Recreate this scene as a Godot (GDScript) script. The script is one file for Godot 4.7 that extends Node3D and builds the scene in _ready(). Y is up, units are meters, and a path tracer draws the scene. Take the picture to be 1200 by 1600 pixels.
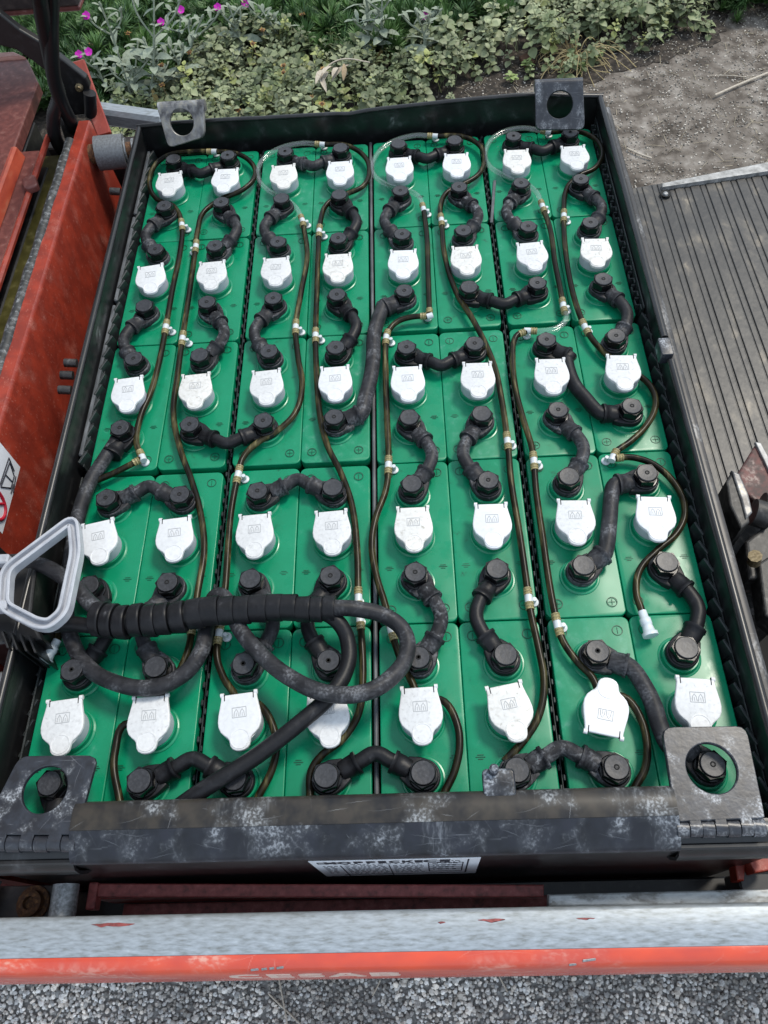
extends Node3D
# Everything is laid out in millimetres in the battery's own frame: the tops of the cells are y = 0,
# x runs along the truck and z across it. p() turns that into metres with the pavement at y = 0.
const TOP := 0.9
var used := {}
var M := {}
var rng := RandomNumberGenerator.new()

func p(x: float, y: float, z: float) -> Vector3:
	return Vector3(x * 0.001, TOP + y * 0.001, z * 0.001)

func q(a: Array) -> Vector3:
	return p(a[0], a[1], a[2])

# ------------------------------------------------------------------ naming
func numbered(called: String) -> String:
	if not used.has(called):
		used[called] = 0
		return called
	used[called] += 1
	return "%s_%03d" % [called, used[called]]

func tag(o: Node, label: String, category := "", group := "", kind := "") -> Node:
	if label: o.set_meta("label", label)
	if category: o.set_meta("category", category)
	if group: o.set_meta("group", group)
	if kind: o.set_meta("kind", kind)
	return o

func thing(called: String, at: Vector3, label: String, category: String, group := "", turn := 0.0) -> Node3D:
	var o := Node3D.new()
	o.name = numbered(called)
	add_child(o, true)
	o.position = at
	o.rotation.y = turn
	tag(o, label, category, group)
	return o

func part(called: String, mesh: Mesh, mat: Material, parent: Node, at := Vector3.ZERO, turn := 0.0) -> MeshInstance3D:
	var o := MeshInstance3D.new()
	o.mesh = mesh
	o.material_override = mat
	if parent == self:
		o.name = numbered(called)
	else:
		var n := called
		var k := 0
		while parent.has_node(NodePath(n)):
			k += 1
			n = "%s_%03d" % [called, k]
		o.name = n
	parent.add_child(o, true)
	o.position = at
	o.rotation.y = turn
	return o

# a mesh given in world metres, hung under a thing that stands elsewhere
func wpart(called: String, mesh: Mesh, mat: Material, parent: Node3D) -> MeshInstance3D:
	var o := part(called, mesh, mat, parent)
	var t := Transform3D.IDENTITY
	var n: Node = parent
	while n is Node3D and n != self:
		t = (n as Node3D).transform * t
		n = n.get_parent()
	o.transform = t.affine_inverse()
	return o

# ------------------------------------------------------------------ shapes
func new_st() -> SurfaceTool:
	var st := SurfaceTool.new()
	st.begin(Mesh.PRIMITIVE_TRIANGLES)
	return st

func done(st: SurfaceTool) -> ArrayMesh:
	st.generate_normals()
	return st.commit()

func tri(st: SurfaceTool, a: Vector3, b: Vector3, c: Vector3) -> void:
	st.add_vertex(a); st.add_vertex(b); st.add_vertex(c)

# a b c d go clockwise as seen from outside
func quad(st: SurfaceTool, a: Vector3, b: Vector3, c: Vector3, d: Vector3) -> void:
	tri(st, a, b, c); tri(st, a, c, d)

func spline(pts: Array, step := 0.006) -> PackedVector3Array:
	var c := Curve3D.new()
	c.bake_interval = step
	var n := pts.size()
	for i in n:
		var a: Vector3 = pts[max(i - 1, 0)]
		var b: Vector3 = pts[min(i + 1, n - 1)]
		var here: Vector3 = pts[i]
		var dir := (b - a).normalized()
		var li := (here - a).length() * 0.36
		var lo := (b - here).length() * 0.36
		c.add_point(here, -dir * li, dir * lo)
	return c.get_baked_points()

func tube(st: SurfaceTool, pts: PackedVector3Array, r: float, sides := 10, caps := true, radii := PackedFloat32Array(), squash := 1.0) -> void:
	var n := pts.size()
	if n < 2: return
	var rings: Array[PackedVector3Array] = []
	var t0 := (pts[1] - pts[0]).normalized()
	var u := t0.cross(Vector3.UP)
	if u.length() < 0.05: u = t0.cross(Vector3.RIGHT)
	u = u.normalized()
	for i in n:
		var t := (pts[min(i + 1, n - 1)] - pts[max(i - 1, 0)]).normalized()
		u = (u - t * u.dot(t)).normalized()
		var w := t.cross(u)
		var rr := r if radii.is_empty() else radii[i]
		var ring := PackedVector3Array()
		for k in sides:
			var a := TAU * k / sides
			ring.append(pts[i] + u * cos(a) * rr + w * sin(a) * rr * squash)
		rings.append(ring)
	st.set_smooth_group(1)
	for i in n - 1:
		for k in sides:
			var k2 := (k + 1) % sides
			quad(st, rings[i][k], rings[i][k2], rings[i + 1][k2], rings[i + 1][k])
	if caps:
		st.set_smooth_group(-1)
		for k in sides:
			var k2 := (k + 1) % sides
			tri(st, pts[0], rings[0][k2], rings[0][k])
			tri(st, pts[n - 1], rings[n - 1][k], rings[n - 1][k2])

func bar(st: SurfaceTool, a: Vector3, b: Vector3, r: float, sides := 8) -> void:
	tube(st, PackedVector3Array([a, b]), r, sides)

# profile of (radius, height) from the bottom up, in metres, about the y axis
func lathe(st: SurfaceTool, prof: Array, segs := 24, at := Vector3.ZERO, smooth := false) -> void:
	for i in prof.size() - 1:
		st.set_smooth_group(1 if smooth else i + 1)
		for k in segs:
			var a0 := TAU * k / segs
			var a1 := TAU * (k + 1) / segs
			var r0: float = prof[i][0]
			var r1: float = prof[i + 1][0]
			var y0: float = prof[i][1]
			var y1: float = prof[i + 1][1]
			var A := at + Vector3(cos(a0) * r0, y0, sin(a0) * r0)
			var B := at + Vector3(cos(a1) * r0, y0, sin(a1) * r0)
			var C := at + Vector3(cos(a1) * r1, y1, sin(a1) * r1)
			var D := at + Vector3(cos(a0) * r1, y1, sin(a0) * r1)
			if r0 > 0.00001: tri(st, A, B, C)
			if r1 > 0.00001: tri(st, A, C, D)

func inset(poly: PackedVector2Array, d: float) -> PackedVector2Array:
	var out := PackedVector2Array()
	var n := poly.size()
	var area := 0.0
	for i in n: area += poly[i].cross(poly[(i + 1) % n])
	var s := 1.0 if area > 0 else -1.0
	for i in n:
		var a := poly[(i + n - 1) % n]
		var b := poly[i]
		var c := poly[(i + 1) % n]
		var e0 := (b - a).normalized()
		var e1 := (c - b).normalized()
		var n0 := Vector2(-e0.y, e0.x) * s
		var n1 := Vector2(-e1.y, e1.x) * s
		var m := n0 + n1
		if m.length() < 0.01: m = n0
		m = m.normalized()
		out.append(b + m * d / max(0.4, m.dot(n0)))
	return out

# an outline in the xz plane (x, z), raised from y0 to y1, its upper edge rounded by bevel
func prism(st: SurfaceTool, poly: PackedVector2Array, y0: float, y1: float, bevel := 0.0, xf := Transform3D.IDENTITY, smooth_side := true) -> void:
	var area := 0.0
	var n := poly.size()
	for i in n: area += poly[i].cross(poly[(i + 1) % n])
	if area > 0: poly.reverse()
	var layers: Array = [[poly, y0]]
	if bevel > 0.0:
		for k in 4:
			var a := PI / 2 * k / 3
			layers.append([inset(poly, bevel * (1 - cos(a))), y1 - bevel * (1 - sin(a))])
	else:
		layers.append([poly, y1])
	st.set_smooth_group(2 if smooth_side else -1)
	for j in layers.size() - 1:
		var lo: PackedVector2Array = layers[j][0]
		var hi: PackedVector2Array = layers[j + 1][0]
		for i in n:
			var k := (i + 1) % n
			quad(st, xf * Vector3(lo[k].x, layers[j][1], lo[k].y), xf * Vector3(lo[i].x, layers[j][1], lo[i].y),
				xf * Vector3(hi[i].x, layers[j + 1][1], hi[i].y), xf * Vector3(hi[k].x, layers[j + 1][1], hi[k].y))
	var top: PackedVector2Array = layers[-1][0]
	var ids := Geometry2D.triangulate_polygon(top)
	st.set_smooth_group(2 if bevel > 0.0 and smooth_side else -1)
	for i in range(0, ids.size(), 3):
		var a := top[ids[i]]
		var b := top[ids[i + 1]]
		var c := top[ids[i + 2]]
		if (b - a).cross(c - a) < 0:
			var t := b
			b = c; c = t
		tri(st, xf * Vector3(a.x, y1, a.y), xf * Vector3(b.x, y1, b.y), xf * Vector3(c.x, y1, c.y))
	st.set_smooth_group(-1)
	ids = Geometry2D.triangulate_polygon(poly)
	for i in range(0, ids.size(), 3):
		var a := poly[ids[i]]
		var b := poly[ids[i + 1]]
		var c := poly[ids[i + 2]]
		if (b - a).cross(c - a) > 0:
			var t := b
			b = c; c = t
		tri(st, xf * Vector3(a.x, y0, a.y), xf * Vector3(b.x, y0, b.y), xf * Vector3(c.x, y0, c.y))

func rrect(w: float, d: float, r: float, segs := 4, cx := 0.0, cz := 0.0) -> PackedVector2Array:
	var out := PackedVector2Array()
	for k in 4:
		var c := Vector2((w / 2 - r) * (1 if k in [0, 3] else -1), (d / 2 - r) * (1 if k < 2 else -1))
		for i in segs + 1:
			var a := PI / 2 * (k + float(i) / segs)
			out.append(c + Vector2(cos(a), sin(a)) * r + Vector2(cx, cz))
	return out

func box(st: SurfaceTool, a: Vector3, b: Vector3, bevel := 0.0012) -> void:
	var lo := Vector3(min(a.x, b.x), min(a.y, b.y), min(a.z, b.z))
	var hi := Vector3(max(a.x, b.x), max(a.y, b.y), max(a.z, b.z))
	obox(st, Transform3D(Basis.IDENTITY, (lo + hi) / 2), hi - lo, bevel)

# a box with chamfered edges, turned any way
func obox(st: SurfaceTool, xf: Transform3D, size: Vector3, bevel := 0.0012) -> void:
	st.set_smooth_group(-1)
	var h := size / 2
	var c := minf(bevel, minf(h.x, minf(h.y, h.z)) * 0.7)
	var pts := []
	for sx in [-1, 1]:
		for sy in [-1, 1]:
			for sz in [-1, 1]:
				var s := Vector3(sx, sy, sz)
				pts.append([xf * (s * (h - Vector3(0, c, c))), xf * (s * (h - Vector3(c, 0, c))), xf * (s * (h - Vector3(c, c, 0)))])
	var mid := xf.origin
	var faces := [[[4, 0], [6, 0], [7, 0], [5, 0]], [[0, 0], [1, 0], [3, 0], [2, 0]], [[2, 1], [3, 1], [7, 1], [6, 1]], [[0, 1], [4, 1], [5, 1], [1, 1]],
		[[1, 2], [5, 2], [7, 2], [3, 2]], [[0, 2], [2, 2], [6, 2], [4, 2]]]
	for e in [[0, 1, 0, 1], [2, 3, 0, 1], [4, 5, 0, 1], [6, 7, 0, 1], [0, 2, 0, 2], [1, 3, 0, 2], [4, 6, 0, 2], [5, 7, 0, 2], [0, 4, 1, 2], [1, 5, 1, 2], [2, 6, 1, 2], [3, 7, 1, 2]]:
		faces.append([[e[0], e[2]], [e[1], e[2]], [e[1], e[3]], [e[0], e[3]]])
	for i in 8: faces.append([[i, 0], [i, 1], [i, 2]])
	for f in faces:
		var v := []
		for k in f: v.append(pts[k[0]][k[1]])
		var nn: Vector3 = (v[1] - v[0]).cross(v[2] - v[0])
		var out: Vector3 = (v[0] + v[2]) / 2 - mid
		if nn.dot(out) > 0: v.reverse()
		if v.size() == 4: quad(st, v[0], v[1], v[2], v[3])
		else: tri(st, v[0], v[1], v[2])

# a plate with a round hole in it, given by its outline in its own xz plane
func holed_plate(st: SurfaceTool, outline: PackedVector2Array, centre: Vector2, r: float, thick: float, xf: Transform3D) -> void:
	var n := 72
	var outer := PackedVector2Array()
	var inner := PackedVector2Array()
	for i in n:
		var d := Vector2.from_angle(TAU * i / n)
		var hit := centre + d * r * 1.2
		for k in outline.size():
			var x = Geometry2D.segment_intersects_segment(centre, centre + d * 1.0, outline[k], outline[(k + 1) % outline.size()])
			if x != null: hit = x
		outer.append(hit)
		inner.append(centre + d * r)
	var c := 0.0008
	for i in n:
		var k := (i + 1) % n
		var oi := outer[i]; var ok := outer[k]; var ii := inner[i]; var ik := inner[k]
		var di := (ii - oi).normalized() * c
		var dk := (ik - ok).normalized() * c
		var rows := [[ii, ik, -thick], [ii, ik, -c], [ii - di, ik - dk, 0.0], [oi + di, ok + dk, 0.0], [oi, ok, -c], [oi, ok, -thick], [ii, ik, -thick]]
		for j in rows.size() - 1:
			st.set_smooth_group(-1)
			var a = rows[j]; var b = rows[j + 1]
			quad(st, xf * Vector3(a[0].x, a[2], a[0].y), xf * Vector3(b[0].x, b[2], b[0].y), xf * Vector3(b[1].x, b[2], b[1].y), xf * Vector3(a[1].x, a[2], a[1].y))

# a closed profile (u across, v up) carried round a closed path that lies flat
func frame_sweep(st: SurfaceTool, path: PackedVector2Array, prof: Array, y: float) -> void:
	var n := path.size()
	var rows: Array = []
	for i in n:
		var t := (path[(i + 1) % n] - path[(i + n - 1) % n]).normalized()
		var nn := Vector2(t.y, -t.x)
		var row := []
		for f in prof:
			var c: Vector2 = path[i] + nn * f[0]
			row.append(Vector3(c.x, y + f[1], c.y))
		rows.append(row)
	for j in prof.size():
		var j2 := (j + 1) % prof.size()
		st.set_smooth_group(j + 1)
		for i in n:
			var k := (i + 1) % n
			quad(st, rows[i][j], rows[k][j], rows[k][j2], rows[i][j2])

# a profile of (z, y) in millimetres carried along x
func extrude_x(st: SurfaceTool, prof: Array, x0: float, x1: float, thick := 4.0) -> void:
	var poly := PackedVector2Array()
	for f in prof: poly.append(Vector2(f[0], f[1]))
	var back := PackedVector2Array()
	var n := poly.size()
	for i in n:
		var t := (poly[min(i + 1, n - 1)] - poly[max(i - 1, 0)]).normalized()
		back.append(poly[i] + Vector2(-t.y, t.x) * -thick)
	var steps := 24
	for i in n - 1:
		st.set_smooth_group(1)
		for s in steps:
			var xa := lerpf(x0, x1, float(s) / steps)
			var xb := lerpf(x0, x1, float(s + 1) / steps)
			quad(st, p(xa, poly[i].y, poly[i].x), p(xb, poly[i].y, poly[i].x), p(xb, poly[i + 1].y, poly[i + 1].x), p(xa, poly[i + 1].y, poly[i + 1].x))
			quad(st, p(xa, back[i + 1].y, back[i + 1].x), p(xb, back[i + 1].y, back[i + 1].x), p(xb, back[i].y, back[i].x), p(xa, back[i].y, back[i].x))
	st.set_smooth_group(-1)
	for x in [x0, x1]:
		for i in n - 1:
			quad(st, p(x, poly[i].y, poly[i].x), p(x, poly[i + 1].y, poly[i + 1].x), p(x, back[i + 1].y, back[i + 1].x), p(x, back[i].y, back[i].x))
	for e in [0, n - 1]:
		quad(st, p(x0, poly[e].y, poly[e].x), p(x1, poly[e].y, poly[e].x), p(x1, back[e].y, back[e].x), p(x0, back[e].y, back[e].x))

func slab(st: SurfaceTool, corners: Array, y: float, thick: float, bevel := 1.5) -> void:
	var poly := PackedVector2Array()
	for c in corners: poly.append(Vector2(c[0], c[1]) * 0.001)
	prism(st, poly, TOP + (y - thick) * 0.001, TOP + y * 0.001, bevel * 0.001, Transform3D.IDENTITY, false)

func hex(r: float) -> PackedVector2Array:
	var out := PackedVector2Array()
	for k in 6: out.append(Vector2.from_angle(TAU * k / 6 + 0.2) * r)
	return out

# ------------------------------------------------------------------ materials
func noise(freq: float, seed_: int, oct := 5, kind := FastNoiseLite.TYPE_SIMPLEX_SMOOTH, warp := 0.0) -> FastNoiseLite:
	var f := FastNoiseLite.new()
	f.noise_type = kind
	f.seed = seed_
	f.frequency = freq
	f.fractal_octaves = oct
	f.fractal_gain = 0.6
	if warp > 0.0:
		f.domain_warp_enabled = true
		f.domain_warp_amplitude = warp
		f.domain_warp_frequency = freq * 0.7
	return f

# stops: [position, linear r, g, b]
func ntex(f: FastNoiseLite, stops: Array, size := 512) -> NoiseTexture2D:
	var g := Gradient.new()
	var offs := PackedFloat32Array()
	var cols := PackedColorArray()
	for s in stops:
		offs.append(s[0])
		cols.append(Color(s[1], s[2], s[3]).linear_to_srgb())
	g.offsets = offs
	g.colors = cols
	var t := NoiseTexture2D.new()
	t.width = size
	t.height = size
	t.seamless = true
	t.seamless_blend_skirt = 0.2
	t.noise = f
	t.color_ramp = g
	return t

# worn paint: a base that drifts to a second tone, with grains of dust or salt gathered in loose drifts, and fine scratches
func grime(seed_: int, base: Array, tone: Array, grain: Array, cover: float, low_f: float, high_f: float, scratches: int, size := 768, flecks := 0) -> ImageTexture:
	var low := noise(low_f, seed_, 4).get_seamless_image(size, size)
	var tint := noise(low_f * 1.7, seed_ + 1, 4).get_seamless_image(size, size)
	var high := noise(high_f, seed_ + 2, 6).get_seamless_image(size, size)
	for im in [low, tint, high]: im.convert(Image.FORMAT_L8)
	var a := low.get_data()
	var b := tint.get_data()
	var c := high.get_data()
	var n := size * size
	var mask := PackedFloat32Array()
	mask.resize(n)
	var lo := 1.0 - cover
	for i in n:
		var l := clampf((a[i] / 255.0 - lo) / 0.30, 0.0, 1.0)
		if l <= 0.0: continue
		var h := clampf((c[i] / 255.0 - 0.60 + l * 0.26) / 0.34, 0.0, 1.0)
		mask[i] = l * (0.14 + 0.86 * h)
	var r2 := RandomNumberGenerator.new()
	r2.seed = seed_
	for s in scratches:
		var x := r2.randf() * size
		var y := r2.randf() * size
		var an := r2.randf() * PI if r2.randf() < 0.5 else r2.randf_range(-0.25, 0.25)
		var ln := r2.randi_range(10, 90)
		var w := r2.randf_range(0.12, 0.55)
		for k in ln:
			an += r2.randf_range(-0.04, 0.04)
			x += cos(an)
			y += sin(an)
			var i := posmod(int(y), size) * size + posmod(int(x), size)
			mask[i] = maxf(mask[i], w * (1.0 - absf(2.0 * k / ln - 1.0)))
	for s in flecks:
		var x := r2.randi() % size
		var y := r2.randi() % size
		var w := r2.randf_range(0.15, 0.9)
		var tall := r2.randi_range(1, 4)
		for k in tall:
			var i := posmod(y + k, size) * size + x
			mask[i] = maxf(mask[i], w)
			if tall > 2: mask[posmod(y + k, size) * size + (x + 1) % size] = w * 0.6
	var out := PackedByteArray()
	out.resize(n * 3)
	for i in n:
		var t := clampf((b[i] / 255.0 - 0.3) / 0.45, 0.0, 1.0)
		var m := mask[i]
		for k in 3:
			var v := lerpf(lerpf(base[k], tone[k], t), grain[k], m)
			out[i * 3 + k] = int(clampf(pow(v, 1.0 / 2.2), 0.0, 1.0) * 255.0)
	return ImageTexture.create_from_image(Image.create_from_data(size, size, false, Image.FORMAT_RGB8, out))

func ntex_grey(f: FastNoiseLite, lo: float, hi: float, size := 512) -> NoiseTexture2D:
	var g := Gradient.new()
	g.offsets = PackedFloat32Array([0.3, 0.75])
	g.colors = PackedColorArray([Color(lo, lo, lo), Color(hi, hi, hi)])
	var t := NoiseTexture2D.new()
	t.width = size
	t.height = size
	t.seamless = true
	t.noise = f
	t.color_ramp = g
	return t

func ntex_normal(f: FastNoiseLite, strength: float, size := 512) -> NoiseTexture2D:
	var t := NoiseTexture2D.new()
	t.width = size
	t.height = size
	t.seamless = true
	t.noise = f
	t.as_normal_map = true
	t.bump_strength = strength
	return t

func mat(albedo_tex: Texture2D, rough: float, metre: float, metal := 0.0, stretch := Vector3.ONE) -> StandardMaterial3D:
	var m := StandardMaterial3D.new()
	m.albedo_texture = albedo_tex
	m.roughness = rough
	m.metallic = metal
	m.uv1_triplanar = true
	m.uv1_world_triplanar = true
	m.uv1_scale = stretch / metre
	return m

func plain(r: float, g: float, b: float, rough := 0.6, metal := 0.0) -> StandardMaterial3D:
	var m := StandardMaterial3D.new()
	m.albedo_color = Color(r, g, b).linear_to_srgb()
	m.roughness = rough
	m.metallic = metal
	return m

func bumpy(m: StandardMaterial3D, tex: Texture2D, scale := 1.0) -> StandardMaterial3D:
	m.normal_enabled = true
	m.normal_texture = tex
	m.normal_scale = scale
	return m

func make_materials() -> void:
	var fine := ntex_normal(noise(0.06, 11, 4), 3.0)
	var wavy := ntex_normal(noise(0.008, 12, 3), 5.0)
	# green polypropylene with a film of dust and a few splashes
	M.green = mat(ntex(noise(0.012, 1, 6, FastNoiseLite.TYPE_SIMPLEX_SMOOTH, 20.0), [[0.0, 0.003, 0.08, 0.04], [0.1, 0.003, 0.16, 0.076], [0.16, 0.003, 0.215, 0.102], [0.5, 0.003, 0.228, 0.110], [0.75, 0.005, 0.238, 0.117], [0.87, 0.018, 0.255, 0.134], [0.95, 0.045, 0.28, 0.165], [1.0, 0.10, 0.31, 0.21]], 1024), 0.30, 0.42)
	bumpy(M.green, wavy, 0.2)
	M.green.metallic_specular = 0.4
	M.green.roughness_texture = ntex_grey(noise(0.02, 3, 5), 0.7, 1.35)
	M.green_dusty = mat(ntex(noise(0.02, 4, 7, FastNoiseLite.TYPE_SIMPLEX_SMOOTH, 30.0), [[0.0, 0.003, 0.12, 0.06], [0.12, 0.003, 0.21, 0.1], [0.45, 0.004, 0.228, 0.111], [0.62, 0.013, 0.242, 0.124], [0.76, 0.032, 0.26, 0.148], [0.88, 0.07, 0.285, 0.185], [1.0, 0.17, 0.34, 0.26]], 1024), 0.38, 0.37)
	M.green_stained = mat(ntex(noise(0.022, 5, 8, FastNoiseLite.TYPE_SIMPLEX_SMOOTH, 26.0), [[0.0, 0.012, 0.05, 0.03], [0.12, 0.008, 0.11, 0.056], [0.2, 0.004, 0.195, 0.092], [0.34, 0.003, 0.22, 0.106], [0.75, 0.004, 0.233, 0.114], [0.92, 0.03, 0.27, 0.15], [1.0, 0.10, 0.31, 0.2]], 1024), 0.32, 0.45)
	for k in ["green_dusty", "green_stained"]:
		M[k].metallic_specular = 0.4
		bumpy(M[k], wavy, 0.2)
	M.green_boss = mat(M.green.albedo_texture, 0.28, 0.3)
	M.groove = plain(0.003, 0.05, 0.024, 0.5)
	M.jar = plain(0.004, 0.07, 0.03, 0.5)
	# black rubber and plastic, clean to crusted with dried salts
	var rub := noise(0.02, 21, 6, FastNoiseLite.TYPE_SIMPLEX_SMOOTH, 35.0)
	M.rubber = mat(ntex(rub, [[0.0, 0.006, 0.006, 0.007], [0.55, 0.009, 0.009, 0.011], [0.80, 0.016, 0.016, 0.019], [0.92, 0.05, 0.051, 0.056], [1.0, 0.14, 0.145, 0.15]]), 0.45, 0.23)
	M.rubber_dusty = mat(ntex(noise(0.03, 22, 8, FastNoiseLite.TYPE_SIMPLEX_SMOOTH, 25.0), [[0.0, 0.007, 0.007, 0.008], [0.42, 0.011, 0.011, 0.013], [0.56, 0.026, 0.027, 0.031], [0.7, 0.055, 0.058, 0.064], [0.84, 0.13, 0.135, 0.145], [1.0, 0.42, 0.43, 0.45]]), 0.52, 0.17)
	M.rubber_crusted = mat(ntex(noise(0.028, 23, 6, FastNoiseLite.TYPE_SIMPLEX_SMOOTH, 45.0), [[0.0, 0.009, 0.009, 0.011], [0.46, 0.016, 0.016, 0.019], [0.6, 0.045, 0.047, 0.052], [0.72, 0.14, 0.145, 0.155], [1.0, 0.5, 0.52, 0.55]]), 0.65, 0.15)
	for k in ["rubber", "rubber_dusty", "rubber_crusted"]:
		bumpy(M[k], fine, 0.15)
		M[k].metallic_specular = 0.36
	M.bolt = mat(ntex(noise(0.03, 25, 6), [[0.0, 0.004, 0.004, 0.005], [0.6, 0.006, 0.006, 0.007], [0.85, 0.014, 0.014, 0.016], [1.0, 0.06, 0.062, 0.068]]), 0.26, 0.21)
	bumpy(M.bolt, fine, 0.05)
	M.bolt.metallic_specular = 0.4
	M.bolt_top = mat(ntex(noise(0.05, 26, 6, FastNoiseLite.TYPE_SIMPLEX_SMOOTH, 20.0), [[0.0, 0.014, 0.014, 0.017], [0.5, 0.026, 0.027, 0.032], [0.8, 0.042, 0.043, 0.049], [1.0, 0.12, 0.125, 0.135]]), 0.42, 0.11)
	bumpy(M.bolt_top, fine, 0.07)
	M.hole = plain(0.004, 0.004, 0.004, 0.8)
	# white caps, greyed by specks and smears
	M.cap = mat(ntex(noise(0.05, 31, 6, FastNoiseLite.TYPE_SIMPLEX_SMOOTH, 14.0), [[0.0, 0.42, 0.42, 0.42], [0.08, 0.56, 0.57, 0.585], [0.2, 0.62, 0.63, 0.645], [0.55, 0.68, 0.692, 0.71], [1.0, 0.73, 0.742, 0.757]], 1024), 0.42, 0.31)
	bumpy(M.cap, fine, 0.04)
	M.cap_dirty = mat(ntex(noise(0.05, 32, 7, FastNoiseLite.TYPE_SIMPLEX_SMOOTH, 22.0), [[0.0, 0.2, 0.2, 0.2], [0.12, 0.43, 0.43, 0.43], [0.26, 0.57, 0.575, 0.58], [0.44, 0.61, 0.615, 0.62], [1.0, 0.70, 0.71, 0.715]], 1024), 0.5, 0.27)
	bumpy(M.cap_dirty, fine, 0.06)
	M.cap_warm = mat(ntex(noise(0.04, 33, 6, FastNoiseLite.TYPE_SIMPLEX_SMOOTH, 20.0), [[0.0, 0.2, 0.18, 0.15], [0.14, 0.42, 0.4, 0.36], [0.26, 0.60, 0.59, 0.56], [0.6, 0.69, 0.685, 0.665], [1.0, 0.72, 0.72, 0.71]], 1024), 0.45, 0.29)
	M.cap_ring = plain(0.44, 0.465, 0.51, 0.5)  # cap bodies in greyer blue: shading of their sides put into the colour
	M.cap_line = plain(0.38, 0.39, 0.40, 0.6)
	# filling hoses: plastic browned inside by deposits
	M.hose = mat(ntex(noise(0.02, 41, 5, FastNoiseLite.TYPE_SIMPLEX_SMOOTH, 25.0), [[0.0, 0.004, 0.003, 0.002], [0.42, 0.010, 0.008, 0.004], [0.58, 0.024, 0.020, 0.008], [0.72, 0.075, 0.064, 0.026], [0.84, 0.15, 0.13, 0.06], [1.0, 0.26, 0.235, 0.12]]), 0.3, 0.2, 0.0, Vector3(1.6, 1.6, 0.22))
	M.hose.metallic_specular = 0.3
	M.clear_hose = plain(0.40, 0.45, 0.43, 0.08)
	M.clear_hose.albedo_color.a = 0.12
	M.clear_hose.transparency = BaseMaterial3D.TRANSPARENCY_ALPHA
	M.fitting = plain(0.56, 0.60, 0.62, 0.35)
	M.crimp = mat(ntex(noise(0.06, 45, 4), [[0.0, 0.04, 0.03, 0.012], [0.35, 0.16, 0.125, 0.05], [0.6, 0.38, 0.32, 0.15], [1.0, 0.58, 0.54, 0.36]]), 0.3, 0.05)
	M.plug = plain(0.60, 0.66, 0.69, 0.3)
	# painted steel of the tray
	M.tray = mat(ntex(noise(0.02, 51, 6, FastNoiseLite.TYPE_SIMPLEX_SMOOTH, 30.0), [[0.0, 0.007, 0.007, 0.008], [0.55, 0.011, 0.011, 0.012], [0.76, 0.022, 0.022, 0.024], [0.9, 0.06, 0.061, 0.064], [1.0, 0.2, 0.205, 0.21]]), 0.32, 0.35, 0.0, Vector3(1.0, 1.0, 0.35))
	M.rim = mat(ntex(noise(0.014, 52, 10, FastNoiseLite.TYPE_SIMPLEX_SMOOTH, 12.0), [[0.0, 0.010, 0.011, 0.014], [0.4, 0.017, 0.019, 0.027], [0.55, 0.024, 0.028, 0.039], [0.64, 0.04, 0.046, 0.06], [0.73, 0.10, 0.11, 0.13], [0.82, 0.24, 0.26, 0.29], [1.0, 0.66, 0.7, 0.73]], 1024), 0.33, 0.3)
	M.rim_top = mat(ntex(noise(0.013, 57, 10, FastNoiseLite.TYPE_SIMPLEX_SMOOTH, 12.0), [[0.0, 0.008, 0.008, 0.010], [0.3, 0.014, 0.014, 0.018], [0.48, 0.021, 0.021, 0.025], [0.6, 0.046, 0.040, 0.033], [0.72, 0.066, 0.06, 0.052], [0.82, 0.2, 0.205, 0.215], [1.0, 0.62, 0.65, 0.68]], 1024), 0.38, 0.33)
	bumpy(M.rim, fine, 0.07)
	M.lug = mat(ntex(noise(0.025, 53, 8, FastNoiseLite.TYPE_SIMPLEX_SMOOTH, 24.0), [[0.0, 0.010, 0.011, 0.015], [0.5, 0.017, 0.019, 0.027], [0.7, 0.026, 0.03, 0.041], [0.82, 0.075, 0.082, 0.098], [0.92, 0.24, 0.26, 0.29], [1.0, 0.6, 0.62, 0.65]], 1024), 0.34, 0.19)
	bumpy(M.lug, fine, 0.05)
	M.lug_worn = mat(ntex(noise(0.014, 54, 8, FastNoiseLite.TYPE_SIMPLEX_SMOOTH, 40.0), [[0.0, 0.03, 0.028, 0.028], [0.3, 0.09, 0.088, 0.09], [0.5, 0.2, 0.2, 0.205], [0.64, 0.25, 0.235, 0.2], [0.8, 0.3, 0.305, 0.31], [1.0, 0.5, 0.52, 0.55]]), 0.4, 0.16, 0.2)
	M.edge = plain(0.3, 0.31, 0.32, 0.35, 0.7)
	M.padding = mat(ntex(noise(0.03, 55, 5), [[0.0, 0.014, 0.017, 0.018], [0.6, 0.026, 0.031, 0.032], [0.85, 0.055, 0.062, 0.063], [1.0, 0.14, 0.15, 0.15]]), 0.4, 0.2)
	M.padding_bar = mat(ntex(noise(0.02, 56, 6), [[0.0, 0.04, 0.042, 0.047], [0.5, 0.075, 0.08, 0.088], [1.0, 0.2, 0.21, 0.225]]), 0.5, 0.2, 0.0, Vector3(1, 1, 0.3))
	# truck paint
	M.red = mat(ntex(noise(0.06, 61, 7, FastNoiseLite.TYPE_SIMPLEX_SMOOTH, 10.0), [[0.0, 0.16, 0.018, 0.010], [0.15, 0.25, 0.026, 0.013], [0.5, 0.29, 0.032, 0.016], [0.70, 0.31, 0.040, 0.022], [0.80, 0.34, 0.075, 0.052], [0.88, 0.42, 0.19, 0.155], [1.0, 0.6, 0.46, 0.41]], 1024), 0.42, 0.24, 0.0, Vector3(1.0, 0.5, 1.0))
	bumpy(M.red, fine, 0.06)
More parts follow.
